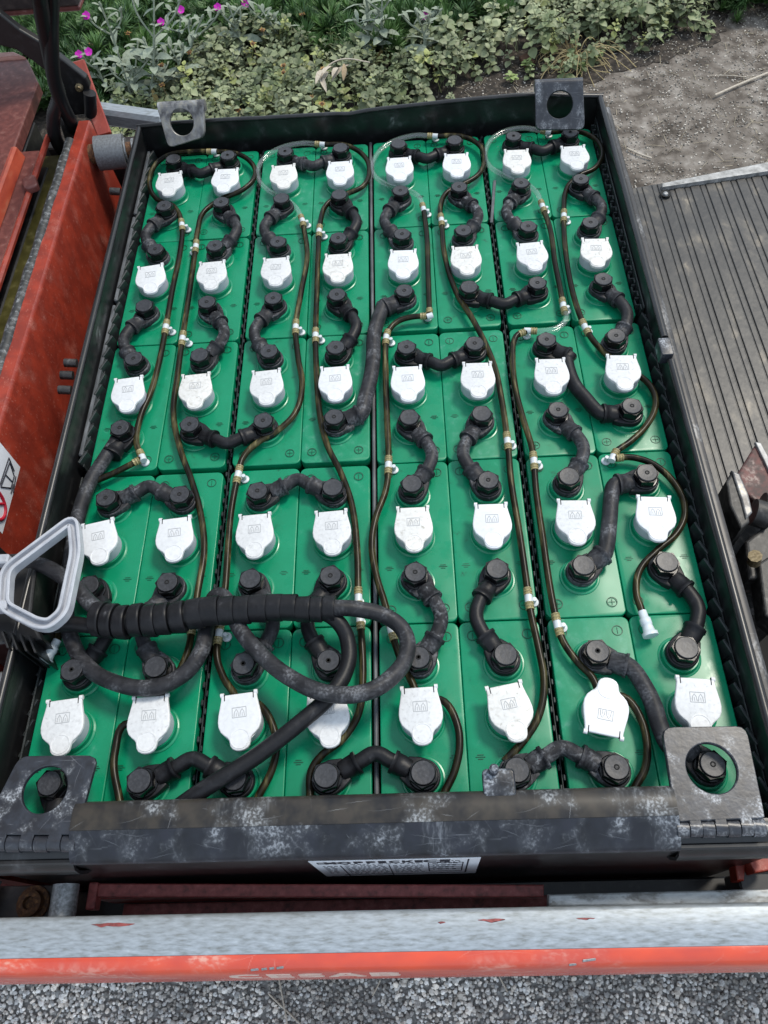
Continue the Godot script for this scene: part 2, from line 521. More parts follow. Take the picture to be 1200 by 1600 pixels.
	M.red_dull = mat(ntex(noise(0.02, 62, 6, FastNoiseLite.TYPE_SIMPLEX_SMOOTH, 30.0), [[0.0, 0.09, 0.028, 0.024], [0.4, 0.12, 0.036, 0.031], [0.65, 0.16, 0.05, 0.042], [0.85, 0.2, 0.09, 0.075], [1.0, 0.34, 0.25, 0.22]], 1024), 0.45, 0.33)
	bumpy(M.red_dull, fine, 0.07)
	M.red_dark = mat(ntex(noise(0.03, 63, 6), [[0.0, 0.07, 0.018, 0.016], [0.4, 0.22, 0.045, 0.042], [0.7, 0.29, 0.065, 0.06], [0.9, 0.36, 0.11, 0.095], [1.0, 0.45, 0.2, 0.17]]), 0.5, 0.2)
	bumpy(M.red_dark, fine, 0.1)
	M.orange = mat(ntex(noise(0.02, 64, 6), [[0.0, 0.55, 0.050, 0.028], [0.5, 0.70, 0.080, 0.030], [0.8, 0.72, 0.11, 0.055], [1.0, 0.74, 0.24, 0.17]], 1024), 0.24, 0.3, 0.0, Vector3(0.25, 1, 1))
	M.galvanised = mat(ntex(noise(0.05, 65, 9, FastNoiseLite.TYPE_SIMPLEX_SMOOTH, 6.0), [[0.0, 0.12, 0.122, 0.118], [0.25, 0.22, 0.24, 0.247], [0.45, 0.29, 0.322, 0.35], [0.7, 0.35, 0.39, 0.43], [1.0, 0.5, 0.55, 0.59]], 1024), 0.45, 0.22, 0.25, Vector3(0.22, 1, 1))
	bumpy(M.galvanised, fine, 0.06)
	M.galvanised_dirty = mat(ntex(noise(0.03, 66, 6, FastNoiseLite.TYPE_SIMPLEX_SMOOTH, 30.0), [[0.0, 0.06, 0.058, 0.055], [0.3, 0.2, 0.2, 0.195], [0.5, 0.36, 0.385, 0.40], [1.0, 0.6, 0.63, 0.65]]), 0.45, 0.24, 0.25, Vector3(0.4, 1, 1))
	M.black = mat(ntex(noise(0.03, 67, 5), [[0.0, 0.007, 0.007, 0.007], [0.6, 0.012, 0.012, 0.013], [0.9, 0.03, 0.03, 0.03], [1.0, 0.1, 0.1, 0.1]]), 0.38, 0.3)
	M.grease = mat(ntex(noise(0.03, 68, 6, FastNoiseLite.TYPE_SIMPLEX_SMOOTH, 30.0), [[0.0, 0.006, 0.006, 0.006], [0.5, 0.016, 0.015, 0.014], [0.75, 0.05, 0.046, 0.042], [1.0, 0.2, 0.19, 0.17]]), 0.5, 0.2)
	bumpy(M.grease, fine, 0.2)
	M.seal = mat(ntex(noise(0.04, 69, 6, FastNoiseLite.TYPE_SIMPLEX_SMOOTH, 30.0), [[0.0, 0.010, 0.011, 0.011], [0.5, 0.02, 0.022, 0.023], [0.66, 0.07, 0.075, 0.08], [0.8, 0.26, 0.27, 0.28], [1.0, 0.5, 0.5, 0.5]]), 0.6, 0.2)
	M.olive = mat(ntex(noise(0.02, 70, 5), [[0.0, 0.03, 0.028, 0.008], [0.6, 0.062, 0.056, 0.016], [1.0, 0.13, 0.12, 0.05]]), 0.35, 0.3)
	M.brown = mat(ntex(noise(0.02, 71, 6), [[0.0, 0.012, 0.009, 0.009], [0.5, 0.03, 0.023, 0.022], [1.0, 0.09, 0.07, 0.06]]), 0.55, 0.3)
	M.rust = mat(ntex(noise(0.05, 72, 5), [[0.0, 0.03, 0.014, 0.008], [0.5, 0.09, 0.04, 0.018], [0.8, 0.2, 0.09, 0.03], [1.0, 0.32, 0.2, 0.1]]), 0.8, 0.12)
	M.steel = mat(ntex(noise(0.04, 73, 5), [[0.0, 0.1, 0.1, 0.1], [0.5, 0.24, 0.25, 0.26], [1.0, 0.45, 0.46, 0.47]]), 0.45, 0.1, 0.5)
	M.brass = mat(ntex(noise(0.05, 74, 5), [[0.0, 0.06, 0.045, 0.025], [0.5, 0.2, 0.15, 0.08], [1.0, 0.45, 0.37, 0.25]]), 0.4, 0.08, 0.6)
	M.grey_plastic = mat(ntex(noise(0.02, 75, 5), [[0.0, 0.30, 0.31, 0.345], [0.5, 0.42, 0.435, 0.475], [1.0, 0.5, 0.515, 0.55]]), 0.38, 0.3)
	M.mat = mat(ntex(noise(0.010, 76, 8, FastNoiseLite.TYPE_SIMPLEX_SMOOTH, 60.0), [[0.0, 0.014, 0.014, 0.015], [0.4, 0.022, 0.022, 0.022], [0.58, 0.036, 0.034, 0.032], [0.74, 0.075, 0.066, 0.054], [0.87, 0.14, 0.118, 0.09], [1.0, 0.26, 0.22, 0.165]], 1024), 0.42, 0.5, 0.0, Vector3(1.0, 1.0, 0.6))
	bumpy(M.mat, fine, 0.06)
	M.paper = plain(0.74, 0.76, 0.8, 0.45)
	M.ink = plain(0.02, 0.02, 0.03, 0.6)
	M.sign_red = plain(0.42, 0.012, 0.03, 0.5)
	M.white_paint = plain(0.70, 0.52, 0.44, 0.5)
	# ground and plants
	M.pavement = mat(ntex(noise(0.05, 81, 6), [[0.0, 0.15, 0.145, 0.135], [0.5, 0.27, 0.262, 0.25], [0.8, 0.36, 0.35, 0.335], [1.0, 0.48, 0.47, 0.455]], 1024), 0.9, 0.5)
	bumpy(M.pavement, fine, 0.4)
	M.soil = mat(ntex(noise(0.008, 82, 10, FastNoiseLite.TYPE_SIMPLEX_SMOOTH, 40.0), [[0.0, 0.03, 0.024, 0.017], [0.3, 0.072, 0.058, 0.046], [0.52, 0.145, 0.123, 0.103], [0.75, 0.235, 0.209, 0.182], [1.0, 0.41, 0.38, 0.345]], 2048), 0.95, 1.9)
	bumpy(M.soil, fine, 0.4)
	M.leaf = plain(1, 1, 1, 0.55)
	M.leaf.vertex_color_use_as_albedo = true
	M.leaf.backlight_enabled = true
	M.leaf.backlight = Color(0.05, 0.07, 0.03)
	M.stone = plain(1, 1, 1, 0.7)
	M.stone.vertex_color_use_as_albedo = true
	M.felt = mat(ntex(noise(0.03, 84, 5), [[0.0, 0.14, 0.17, 0.12], [0.5, 0.23, 0.27, 0.20], [1.0, 0.34, 0.37, 0.30]]), 0.85, 0.2)
	M.felt.backlight_enabled = true
	M.felt.backlight = Color(0.06, 0.07, 0.05)
	M.wilted = mat(ntex(noise(0.03, 85, 5), [[0.0, 0.28, 0.17, 0.06], [0.5, 0.46, 0.34, 0.12], [1.0, 0.5, 0.44, 0.26]]), 0.8, 0.15)
	M.dry = mat(ntex(noise(0.03, 86, 5), [[0.0, 0.2, 0.13, 0.07], [0.5, 0.38, 0.29, 0.18], [1.0, 0.55, 0.46, 0.32]]), 0.85, 0.1)
	M.magenta = plain(0.55, 0.006, 0.40, 0.6)
	M.magenta.backlight_enabled = true
	M.magenta.backlight = Color(0.2, 0.0, 0.15)
	M.seedhead = mat(ntex(noise(0.08, 87, 4), [[0.0, 0.16, 0.08, 0.02], [0.5, 0.36, 0.2, 0.06], [1.0, 0.5, 0.36, 0.16]]), 0.85, 0.05)
	M.orange_dull = mat(ntex(noise(0.02, 91, 6), [[0.0, 0.10, 0.015, 0.009], [0.35, 0.28, 0.035, 0.016], [0.7, 0.38, 0.06, 0.025], [1.0, 0.42, 0.16, 0.09]]), 0.42, 0.3, 0.0, Vector3(1, 1, 0.4))
	M.red_pale = mat(ntex(noise(0.02, 92, 5), [[0.0, 0.30, 0.12, 0.09], [1.0, 0.45, 0.24, 0.2]]), 0.5, 0.2)
	M.steel_bright = mat(ntex(noise(0.02, 93, 8), [[0.0, 0.12, 0.12, 0.115], [0.4, 0.26, 0.26, 0.255], [0.7, 0.36, 0.36, 0.355], [1.0, 0.5, 0.5, 0.49]]), 0.5, 0.2, 0.2)
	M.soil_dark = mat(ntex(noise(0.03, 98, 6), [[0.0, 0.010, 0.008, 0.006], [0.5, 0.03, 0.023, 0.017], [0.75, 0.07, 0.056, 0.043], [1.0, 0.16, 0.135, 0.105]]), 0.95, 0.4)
	M.dry_pale = mat(ntex(noise(0.03, 99, 5), [[0.0, 0.3, 0.25, 0.19], [0.5, 0.48, 0.42, 0.34], [1.0, 0.6, 0.55, 0.48]]), 0.85, 0.1)
	M.straw = mat(ntex(noise(0.05, 100, 4), [[0.0, 0.22, 0.16, 0.07], [0.5, 0.42, 0.33, 0.16], [1.0, 0.55, 0.47, 0.28]]), 0.8, 0.1)
	M.clay = mat(ntex(noise(0.05, 101, 5), [[0.0, 0.10, 0.05, 0.03], [1.0, 0.2, 0.11, 0.07]]), 0.9, 0.1)
	M.weed = mat(ntex(noise(0.05, 102, 4), [[0.0, 0.12, 0.19, 0.05], [1.0, 0.3, 0.36, 0.12]]), 0.6, 0.1)
	M.weed.backlight_enabled = true
	M.weed.backlight = Color(0.06, 0.1, 0.02)
	M.conduit = plain(0.012, 0.012, 0.014, 0.3)
	M.tray_worn = mat(ntex(noise(0.02, 58, 9, FastNoiseLite.TYPE_SIMPLEX_SMOOTH, 20.0), [[0.0, 0.012, 0.011, 0.011], [0.45, 0.02, 0.018, 0.018], [0.65, 0.045, 0.040, 0.039], [0.8, 0.10, 0.096, 0.094], [1.0, 0.3, 0.295, 0.29]]), 0.42, 0.35, 0.0, Vector3(1, 1, 0.25))
	M.zinc = mat(ntex(noise(0.05, 59, 6), [[0.0, 0.07, 0.07, 0.07], [0.4, 0.14, 0.148, 0.155], [0.7, 0.185, 0.195, 0.21], [1.0, 0.3, 0.32, 0.34]]), 0.5, 0.1, 0.2)
	# surfaces worn in use
	M.rim.albedo_texture = grime(201, [0.008, 0.009, 0.012], [0.019, 0.022, 0.032], [0.34, 0.37, 0.41], 0.50, 0.006, 0.11, 260)
	M.rim.uv1_scale = Vector3.ONE / 0.34
	M.rim_top.albedo_texture = grime(211, [0.008, 0.008, 0.010], [0.040, 0.034, 0.027], [0.34, 0.36, 0.38], 0.47, 0.006, 0.11, 300)
	M.rim_top.uv1_scale = Vector3.ONE / 0.34
	M.lug.albedo_texture = grime(221, [0.012, 0.013, 0.018], [0.024, 0.028, 0.039], [0.36, 0.38, 0.41], 0.48, 0.009, 0.12, 240)
	M.lug.uv1_scale = Vector3.ONE / 0.24
	M.red.albedo_texture = grime(231, [0.22, 0.024, 0.012], [0.33, 0.036, 0.016], [0.44, 0.16, 0.12], 0.42, 0.008, 0.25, 160, 768, 4200)
	M.red.uv1_scale = Vector3(1.0, 0.7, 1.0) / 0.42
	M.rubber_dusty.albedo_texture = grime(241, [0.007, 0.007, 0.009], [0.022, 0.022, 0.026], [0.15, 0.155, 0.17], 0.52, 0.010, 0.09, 320)
	M.rubber_dusty.uv1_scale = Vector3.ONE / 0.26
	M.tray_worn.albedo_texture = grime(251, [0.012, 0.011, 0.011], [0.036, 0.031, 0.030], [0.26, 0.26, 0.26], 0.5, 0.008, 0.12, 260)
	M.tray_worn.uv1_scale = Vector3(1.0, 1.0, 0.5) / 0.3
	M.rust_red = mat(grime(261, [0.035, 0.012, 0.010], [0.13, 0.032, 0.026], [0.3, 0.22, 0.19], 0.5, 0.012, 0.06, 60, 384), 0.6, 0.16)
	M.orange.albedo_texture = grime(271, [0.66, 0.078, 0.032], [0.52, 0.062, 0.038], [0.66, 0.36, 0.29], 0.42, 0.006, 0.1, 200)
	M.orange.uv1_scale = Vector3(0.5, 1, 1) / 0.4
	M.rim.metallic_specular = 0.38
	M.rim_top.metallic_specular = 0.38

# ------------------------------------------------------------------ where things stand
const ROWS := ["back row", "second row from the back", "middle row", "fourth row from the back", "front row"]
const SHORT := ["back", "second", "middle", "fourth", "front"]
const COLS := ["leftmost", "second from the left", "third from the left", "fourth from the left", "fourth from the right", "third from the right", "second from the right", "rightmost"]

func cell_x(c: int) -> float:      # columns 1 to 8
	return (c - 4.5) * 83.1 + (floorf((c - 1) / 2.0) - 1.5) * 3.9

func cell_z(c: int, r: int) -> float:   # rows 1 (far) to 5 (near)
	var z := (r - 3) * 198.0
	if c <= 4 and r >= 4: z += 5.8
	if c > 4 and r >= 3: z += 5.8
	return z

# end -1 is the terminal on the far side of a cell, +1 the near one
func post(c: int, r: int, e: int) -> Vector3:
	return p(cell_x(c), 0, cell_z(c, r) + e * 53.6)

# ------------------------------------------------------------------ the battery's cells
var lid_mesh: ArrayMesh
var jar_mesh: ArrayMesh
var boss_mesh: ArrayMesh
var collar_mesh: ArrayMesh
var mark_mesh: ArrayMesh
var hexhead_mesh: ArrayMesh
var hextop_mesh: ArrayMesh
var dimple_mesh: ArrayMesh
var cap_body: ArrayMesh
var cap_lid: ArrayMesh
var cap_disc: ArrayMesh
var cap_lines: ArrayMesh
var cap_emblem: ArrayMesh
var cap_ring: ArrayMesh
var foot_mesh: ArrayMesh

func ring_line(st: SurfaceTool, at: Vector3, r: float, w: float, segs := 26) -> void:
	lathe(st, [[r - w, 0.0], [r - w, 0.00035], [r + w, 0.00035], [r + w, 0.0]], segs, at)

func make_shared_meshes() -> void:
	var st := new_st()
	prism(st, rrect(0.0806, 0.1968, 0.0075, 5), -0.012, 0.0, 0.0011)
	lid_mesh = done(st)
	st = new_st()
	prism(st, rrect(0.078, 0.194, 0.006, 3), -0.30, -0.0125)
	jar_mesh = done(st)
	st = new_st()
	lathe(st, [[0.0208, 0.0001], [0.0200, 0.0006], [0.0186, 0.0009], [0.0180, 0.0022], [0.0176, 0.006], [0.0168, 0.0068], [0.0150, 0.0068], [0.0001, 0.0062]], 32)
	boss_mesh = done(st)
	st = new_st()
	lathe(st, [[0.0236, 0.0001], [0.0228, 0.0006], [0.0217, 0.0010], [0.0213, 0.0022], [0.0212, 0.0066], [0.0205, 0.0074], [0.0001, 0.0074]], 36)
	collar_mesh = done(st)
	# moulded plus and minus signs by the corners, level lines by the filler
	st = new_st()
	for s in [-1, 1]:
		for e in [-1, 1]:
			var c := Vector3(s * 0.0275, 0.00005, e * 0.0835)
			ring_line(st, c, 0.0050, 0.00032)
			box(st, c + Vector3(-0.0002, 0.00005, -0.0034), c + Vector3(0.0002, 0.0004, 0.0034), 0.00005)
			if e > 0: box(st, c + Vector3(-0.0034, 0.00005, -0.0002), c + Vector3(0.0034, 0.00042, 0.0002), 0.00005)
		for k in 3:
			var w: float = [0.0030, 0.0045, 0.0024][k]
			box(st, Vector3(s * 0.0285 - w, 0.00005, 0.0335 + k * 0.0019), Vector3(s * 0.0285 + w, 0.0004, 0.0340 + k * 0.0019), 0.00005)
	mark_mesh = done(st)
	st = new_st()
	lathe(st, [[0.0136, 0.0], [0.0139, 0.0010], [0.0138, 0.0022], [0.0128, 0.0030], [0.0110, 0.0032]], 28)
	prism(st, hex(0.0133), 0.0025, 0.0121, 0.0, Transform3D.IDENTITY, false)
	lathe(st, [[0.0114, 0.0120], [0.0110, 0.0131], [0.0106, 0.0137]], 28)
	hexhead_mesh = done(st)
	st = new_st()
	lathe(st, [[0.0106, 0.0136], [0.0101, 0.0140], [0.0055, 0.0138], [0.0001, 0.0138]], 28)
	hextop_mesh = done(st)
	st = new_st()
	lathe(st, [[0.0026, 0.0139], [0.0022, 0.0143], [0.0015, 0.0142], [0.0013, 0.0138], [0.0001, 0.0138]], 14)
	dimple_mesh = done(st)
	# filler cap
	st = new_st()
	lathe(st, [[0.0196, 0.0074], [0.0200, 0.0080], [0.0200, 0.0200], [0.0196, 0.0206], [0.0001, 0.0206]], 40)
	cap_body = done(st)
	var half := [[17.0, -25.0], [17.3, -20.0], [18.6, -13.0], [20.0, -6.0], [20.6, 0.0], [20.1, 5.0], [18.0, 10.0], [14.6, 13.6], [11.8, 15.8], [10.2, 18.2], [9.7, 21.0], [9.0, 24.0], [7.2, 26.6], [4.0, 28.4], [1.4, 28.9]]
	var o := PackedVector2Array()
	for h in half: o.append(Vector2(h[0], h[1]) * 0.001)
	for i in range(half.size() - 1, -1, -1): o.append(Vector2(-half[i][0], half[i][1]) * 0.001)
	st = new_st()
	prism(st, o, 0.0204, 0.0238, 0.0012)
	cap_lid = done(st)
	st = new_st()
	lathe(st, [[0.0094, 0.0237], [0.0092, 0.0243], [0.0084, 0.0243], [0.0080, 0.0240], [0.004, 0.0241], [0.0001, 0.0242]], 28, Vector3(0, 0, 0.0180))
	cap_disc = done(st)
	st = new_st()
	for s in [-1, 1]: box(st, Vector3(s * 0.0138 - 0.00045, 0.0215, -0.0256), Vector3(s * 0.0138 + 0.00045, 0.0240, -0.0192), 0.0001)
	cap_lines = done(st)
	st = new_st()
	tube(st, PackedVector3Array([Vector3(-0.0017, 0, 0), Vector3(0.0017, 0, 0)]), 0.0023, 12)
	cap_ring = done(st)
	# the raised mark: a frame with two pointed arches in it
	st = new_st()
	var f := 0.00033
	for s in [-1, 1]:
		box(st, Vector3(-0.0066, 0.0237, -0.0068 + s * 0.0047 - f), Vector3(0.0066, 0.02408, -0.0068 + s * 0.0047 + f), 0.0001)
		box(st, Vector3(s * 0.0066 - f, 0.0237, -0.0115), Vector3(s * 0.0066 + f, 0.02404, -0.0021), 0.0001)
		var x: float = s * 0.0028
		tube(st, PackedVector3Array([Vector3(x - 0.0022, 0.0238, -0.0030), Vector3(x - 0.0017, 0.0238, -0.0072), Vector3(x, 0.0238, -0.0100), Vector3(x + 0.0017, 0.0238, -0.0072), Vector3(x + 0.0022, 0.0238, -0.0030)]), 0.00036, 5)
		bar(st, Vector3(x, 0.0238, -0.0030), Vector3(x, 0.0238, -0.0066), 0.0003, 5)
	cap_emblem = done(st)
	st = new_st()
	lathe(st, [[0.0062, 0.0], [0.0065, 0.0008], [0.0063, 0.0020], [0.0052, 0.0026], [0.0030, 0.0030], [0.0028, 0.0110], [0.0001, 0.0112]], 20)
	foot_mesh = done(st)

func make_cells() -> void:
	for r in range(1, 6):
		for c in range(1, 9):
			var t := thing("battery_cell", p(cell_x(c), 0, cell_z(c, r)), "green battery cell, %s in the %s" % [COLS[c - 1], ROWS[r - 1]], "battery cell", "green cells of the battery")
			var ox := 0.0010 if c % 2 == 1 else -0.0010
			part("lid", lid_mesh, [M.green, M.green, M.green_dusty, M.green_stained][rng.randi() % 4], t, Vector3(ox, rng.randf_range(-0.0006, 0.0004), 0))
			part("jar", jar_mesh, M.jar, t, Vector3(ox, 0, 0))
			for e in [-1, 1]: part("terminal_boss", boss_mesh, M.green_boss, t, Vector3(0, 0.0003, e * 0.0536))
			part("filler_collar", collar_mesh, M.green_boss, t, Vector3(0, 0.0003, 0))
			part("moulded_mark", mark_mesh, M.groove, t, Vector3(ox, 0.0003, 0))

# how each cap is turned, in degrees, and whether it is grubby: rows far to near
const TURN := [[-4, 2, -3, 0, 0, 2, 3, 0], [-8, -3, -2, 0, 2, 0, -3, 4], [-6, -4, -4, -2, 0, 2, 2, 4], [-12, -5, -3, -3, 0, 1, 3, 5], [-6, -3, -6, -8, -2, -10, 194, 6]]
const GRUBBY := ["10000001", "01100010", "00100111", "00110010", "11011001"]

func make_caps() -> void:
	for r in range(1, 6):
		for c in range(1, 9):
			var dirty: bool = GRUBBY[r - 1][c - 1] == "1"
			var look := "white flip-lid filler cap"
			if r == 5 and c == 7: look = "white filler cap turned back to front"
			elif r == 5 and c == 4: look = "white filler cap crossed by black cable"
			var t := thing("filler_cap", p(cell_x(c), 0, cell_z(c, r)), "%s, %s in the %s" % [look, COLS[c - 1], ROWS[r - 1]], "filler cap", "white filler caps on the cells", deg_to_rad(-TURN[r - 1][c - 1]))
			var m: Material = M.cap_dirty if dirty else (M.cap_warm if (r * 5 + c * 3) % 7 < 2 or (c > 6 and r < 3) else M.cap)  # warm light at the far right is painted as the cream cap tint
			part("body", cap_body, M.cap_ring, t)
			part("flip_lid", cap_lid, m, t)
			for s in [-1, 1]: part("hinge", cap_ring, m, t, Vector3(s * 0.0161, 0.0222, -0.0252))
			part("hinge_slot", cap_lines, M.hole, t)
			part("button", cap_disc, m, t)
			part("emblem", cap_emblem, M.cap_line, t)

# ------------------------------------------------------------------ links between cells
func shoe_mesh(base: Vector3, dir: Vector3, cable_r: float) -> ArrayMesh:
	var st := new_st()
	var d2 := Vector2(dir.x, dir.z).normalized()
	var xf := Transform3D(Basis(Vector3(-d2.y, 0, d2.x), Vector3.UP, Vector3(d2.x, 0, d2.y)), Vector3(base.x, TOP, base.z))
	if xf.basis.determinant() < 0: xf.basis.x = -xf.basis.x
	var o := PackedVector2Array()
	var w := cable_r + 0.0032
	for k in 13:
		var a := PI + PI * k / 12.0
		o.append(Vector2(cos(a), sin(a)) * 0.0156)
	o.append(Vector2(0.0145, 0.009))
	o.append(Vector2(w, 0.019))
	o.append(Vector2(-w, 0.019))
	o.append(Vector2(-0.0145, 0.009))
	prism(st, o, 0.0058, 0.0136, 0.0016, xf)
	var a0 := xf * Vector3(0, 0.0108, 0.014)
	var a1 := xf * Vector3(0, 0.0128, 0.031)
	var mid := a0.lerp(a1, 0.45)
	tube(st, PackedVector3Array([a0, mid, a0.lerp(a1, 0.8), a0.lerp(a1, 0.82), a1]), w, 16, true, PackedFloat32Array([w * 0.86, w * 0.95, w * 0.97, w * 1.07, w * 1.06]), 0.9)
	return done(st)

func add_bolt(base: Vector3, parent: Node3D, dimple: bool) -> void:
	var o := part("bolt", hexhead_mesh, M.bolt, parent)
	o.position = parent.transform.affine_inverse() * (base + Vector3(0, 0.0130, 0))
	o.rotation.y = rng.randf_range(0, TAU)
	part("bolt_face", hextop_mesh, M.bolt_top, o)
	if dimple:
		part("vent", dimple_mesh, M.hole, o)

func link(a: Vector3, b: Vector3, da: Vector2, db: Vector2, mids: Array, r: float, look: int, label: String, end_a := true, end_b := true) -> void:
	var t := thing("cell_link", (a + b) / 2, label, "cable", "black links between the cells")
	var m: Material = [M.rubber, M.rubber_dusty, M.rubber_crusted][look]
	var va := Vector3(da.x, 0, da.y).normalized()
	var vb := Vector3(db.x, 0, db.y).normalized()
	var up := Vector3(0, 0.0128, 0)
	var pts: Array = [a + va * 0.022 + up * 0.93, a + va * 0.033 + up]
	for k in mids: pts.append(k)
	pts.append(b + vb * 0.033 + up)
	pts.append(b + vb * 0.022 + up * 0.93)
	var st := new_st()
	tube(st, spline(pts, 0.004), r, 16)
	wpart("cable", done(st), m, t)
	wpart("shoe", shoe_mesh(a, va, r), m, t)
	wpart("shoe", shoe_mesh(b, vb, r), M.rubber_dusty if look > 0 else m, t)
	add_bolt(a, t, rng.randf() < 0.62)
	add_bolt(b, t, rng.randf() < 0.62)

# a short link between two neighbouring terminals, bowed to one side
func bowed(a: Vector3, b: Vector3, side: Vector2, look: int, label: String, flare := 0.62, reach := 0.026) -> void:
	var ab := Vector2(b.x - a.x, b.z - a.z)
	var d := ab.normalized()
	var da := (d * (1.0 - flare * 0.35) + side * flare).normalized()
	var db := (-d * (1.0 - flare * 0.35) + side * flare).normalized()
	var mid := (a + b) / 2 + Vector3(side.x, 0, side.y) * reach + Vector3(0, 0.0132, 0)
	link(a, b, da, db, [mid], 0.0073, look, label)

func make_links() -> void:
	var L := Vector2(-1, 0)
	var R := Vector2(1, 0)
	var BK := Vector2(0, -1)
	var FR := Vector2(0, 1)
	# [column, row of the far terminal, side it bows to, crust]
	for v in [[1, 1, L, 1], [2, 1, R, 1], [3, 1, L, 1], [4, 1, R, 0], [5, 1, L, 1], [6, 1, R, 2], [7, 1, L, 2], [8, 1, R, 1],
			[1, 2, L, 1], [2, 2, R, 2], [3, 2, L, 1], [4, 2, R, 0], [8, 2, R, 1],
			[5, 3, R, 1], [6, 3, L, 1], [7, 3, R, 1],
			[1, 4, R, 0], [2, 4, L, 1], [3, 4, R, 1], [4, 4, L, 0], [5, 4, R, 2], [6, 4, L, 0], [8, 4, R, 0]]:
		var c: int = v[0]
		var r: int = v[1]
		bowed(post(c, r, 1), post(c, r + 1, -1), v[2], v[3], "short black link bowed %s, %s, between %s and %s rows" % ["left" if v[2] == L else "right", COLS[c - 1], SHORT[r - 1], SHORT[r]], 0.55, 0.024)
	# across two columns: [left column, row, end, side, crust]
	for h in [[1, 1, -1, FR, 0], [3, 1, -1, FR, 1], [5, 1, -1, FR, 0], [7, 1, -1, FR, 0], [6, 2, 1, FR, 0], [5, 3, -1, FR, 0], [2, 3, 1, FR, 0],
			[1, 4, -1, BK, 1], [3, 4, -1, BK, 1], [2, 5, 1, BK, 0], [4, 5, 1, BK, 0], [6, 5, 1, BK, 2]]:
		var c: int = h[0]
		bowed(post(c, h[1], h[2]), post(c + 1, h[1], h[2]), h[3], h[4], "crosswise black link at the %s of the %s row, left end %s" % ["back" if h[2] < 0 else "front", SHORT[h[1] - 1], COLS[c - 1]], 0.42, 0.021)
	# the long ones
	link(post(5, 2, 1), post(4, 3, 1), Vector2(-0.85, 0.5), Vector2(0.9, -0.38), [Vector3(0.0165, 0.9135, -0.1355), Vector3(0.0037, 0.9135, -0.0863), Vector3(0.0017, 0.9135, -0.0438), Vector3(-0.0016, 0.9135, -0.0133), Vector3(-0.0079, 0.9135, 0.0180)], 0.0092, 1, "long thick black link curving from the second row to the middle row")
	link(post(7, 3, -1), post(8, 3, 1), Vector2(0.75, 0.5), Vector2(-1, -0.05), [Vector3(0.2364, 0.9130, -0.0277), Vector3(0.2394, 0.9135, 0.0109), Vector3(0.2508, 0.9130, 0.0363)], 0.0082, 0, "black S-shaped link across the two right columns of the middle row")
	link(post(8, 4, -1), post(7, 4, 1), Vector2(-0.95, 0.15), Vector2(0.75, -0.55), [Vector3(0.2575, 0.9130, 0.1719), Vector3(0.2508, 0.9130, 0.2010)], 0.0085, 1, "black S-shaped link across the two right columns of the fourth row")
	link(post(7, 5, -1), post(8, 5, 1), Vector2(0.9, 0.35), Vector2(-0.6, -0.7), [Vector3(0.2546, 0.9140, 0.3818), Vector3(0.2594, 0.9140, 0.4002), Vector3(0.2618, 0.9140, 0.4209), Vector3(0.2692, 0.9140, 0.4383)], 0.0082, 1, "black link running under the near right lifting plate")

# ------------------------------------------------------------------ water filling hoses
func tee(at: Vector3, dir: Vector3, parent: Node3D, foot: float, before: Vector3, after: Vector3) -> void:
	var t := part("tee_fitting", null, null, parent)
	var inv := parent.transform.affine_inverse()
	var d := dir.normalized()
	var st := new_st()
	bar(st, at - d * 0.0040, at + d * 0.0040, 0.0041, 14)
	var side := d.cross(Vector3.UP).normalized() * 0.006 * foot
	var base := Vector3(at.x + side.x, TOP + 0.0008, at.z + side.z)
	lathe(st, [[0.0050, 0.0], [0.0052, 0.0010], [0.0050, 0.0018], [0.0038, 0.0022], [0.0024, 0.0026], [0.0022, 0.0095], [0.0001, 0.0096]], 18, base)
	t.mesh = done(st)
	t.material_override = M.fitting
	t.transform = inv
	for way in [before, after]:
		var w: Vector3 = (way - at)
		if w.length() < 0.004: continue
		w = w.normalized()
		st = new_st()
		tube(st, PackedVector3Array([at + w * 0.0041, at + w * 0.0058, at + w * 0.0059, at + w * 0.0070, at + w * 0.0071, at + w * 0.0088, at + w * 0.0089, at + w * 0.0100, at + w * 0.0101, at + w * 0.0118]), 0.0045, 12, true, PackedFloat32Array([0.0046, 0.0046, 0.0041, 0.0041, 0.0046, 0.0046, 0.0041, 0.0041, 0.0045, 0.0045]))
		part("crimp", done(st), M.crimp, t)

func hose(pieces: Array, tees: Array, plugs: Array, label: String) -> void:
	var first: Array = pieces[0][1]
	var t := thing("filling_hose", q(first[0]), label, "hose", "water filling hoses over the cells")
	var all := PackedVector3Array()
	for pc in pieces:
		var pts := []
		for a in pc[1]: pts.append(q(a))
		var path := spline(pts, 0.006)
		all.append_array(path)
		var st := new_st()
		tube(st, path, 0.0037, 12)
		if pc[0] == "clear":
			wpart("clear_hose", done(st), M.clear_hose, t)
		else:
			wpart("hose", done(st), M.hose, t)
	for a in tees:
		var at := q(a)
		var best := 0
		for i in all.size():
			if all[i].distance_squared_to(at) < all[best].distance_squared_to(at): best = i
		var i0 := maxi(best - 1, 0)
		var i1 := mini(best + 1, all.size() - 1)
		tee(all[best], all[i1] - all[i0], t, a[3], all[maxi(best - 2, 0)], all[mini(best + 2, all.size() - 1)])
	for a in plugs:
		var st := new_st()
		var from := q(a[0])
		var to := q(a[1])
		tube(st, PackedVector3Array([from, from.lerp(to, 0.3), from.lerp(to, 0.32), from.lerp(to, 0.55), from.lerp(to, 0.57), from.lerp(to, 0.85), from.lerp(to, 0.87), to]), 0.005, 16, true, PackedFloat32Array([0.0042, 0.0044, 0.0056, 0.0056, 0.0050, 0.0060, 0.0078, 0.0076]))
		wpart("end_plug", done(st), M.plug, t)

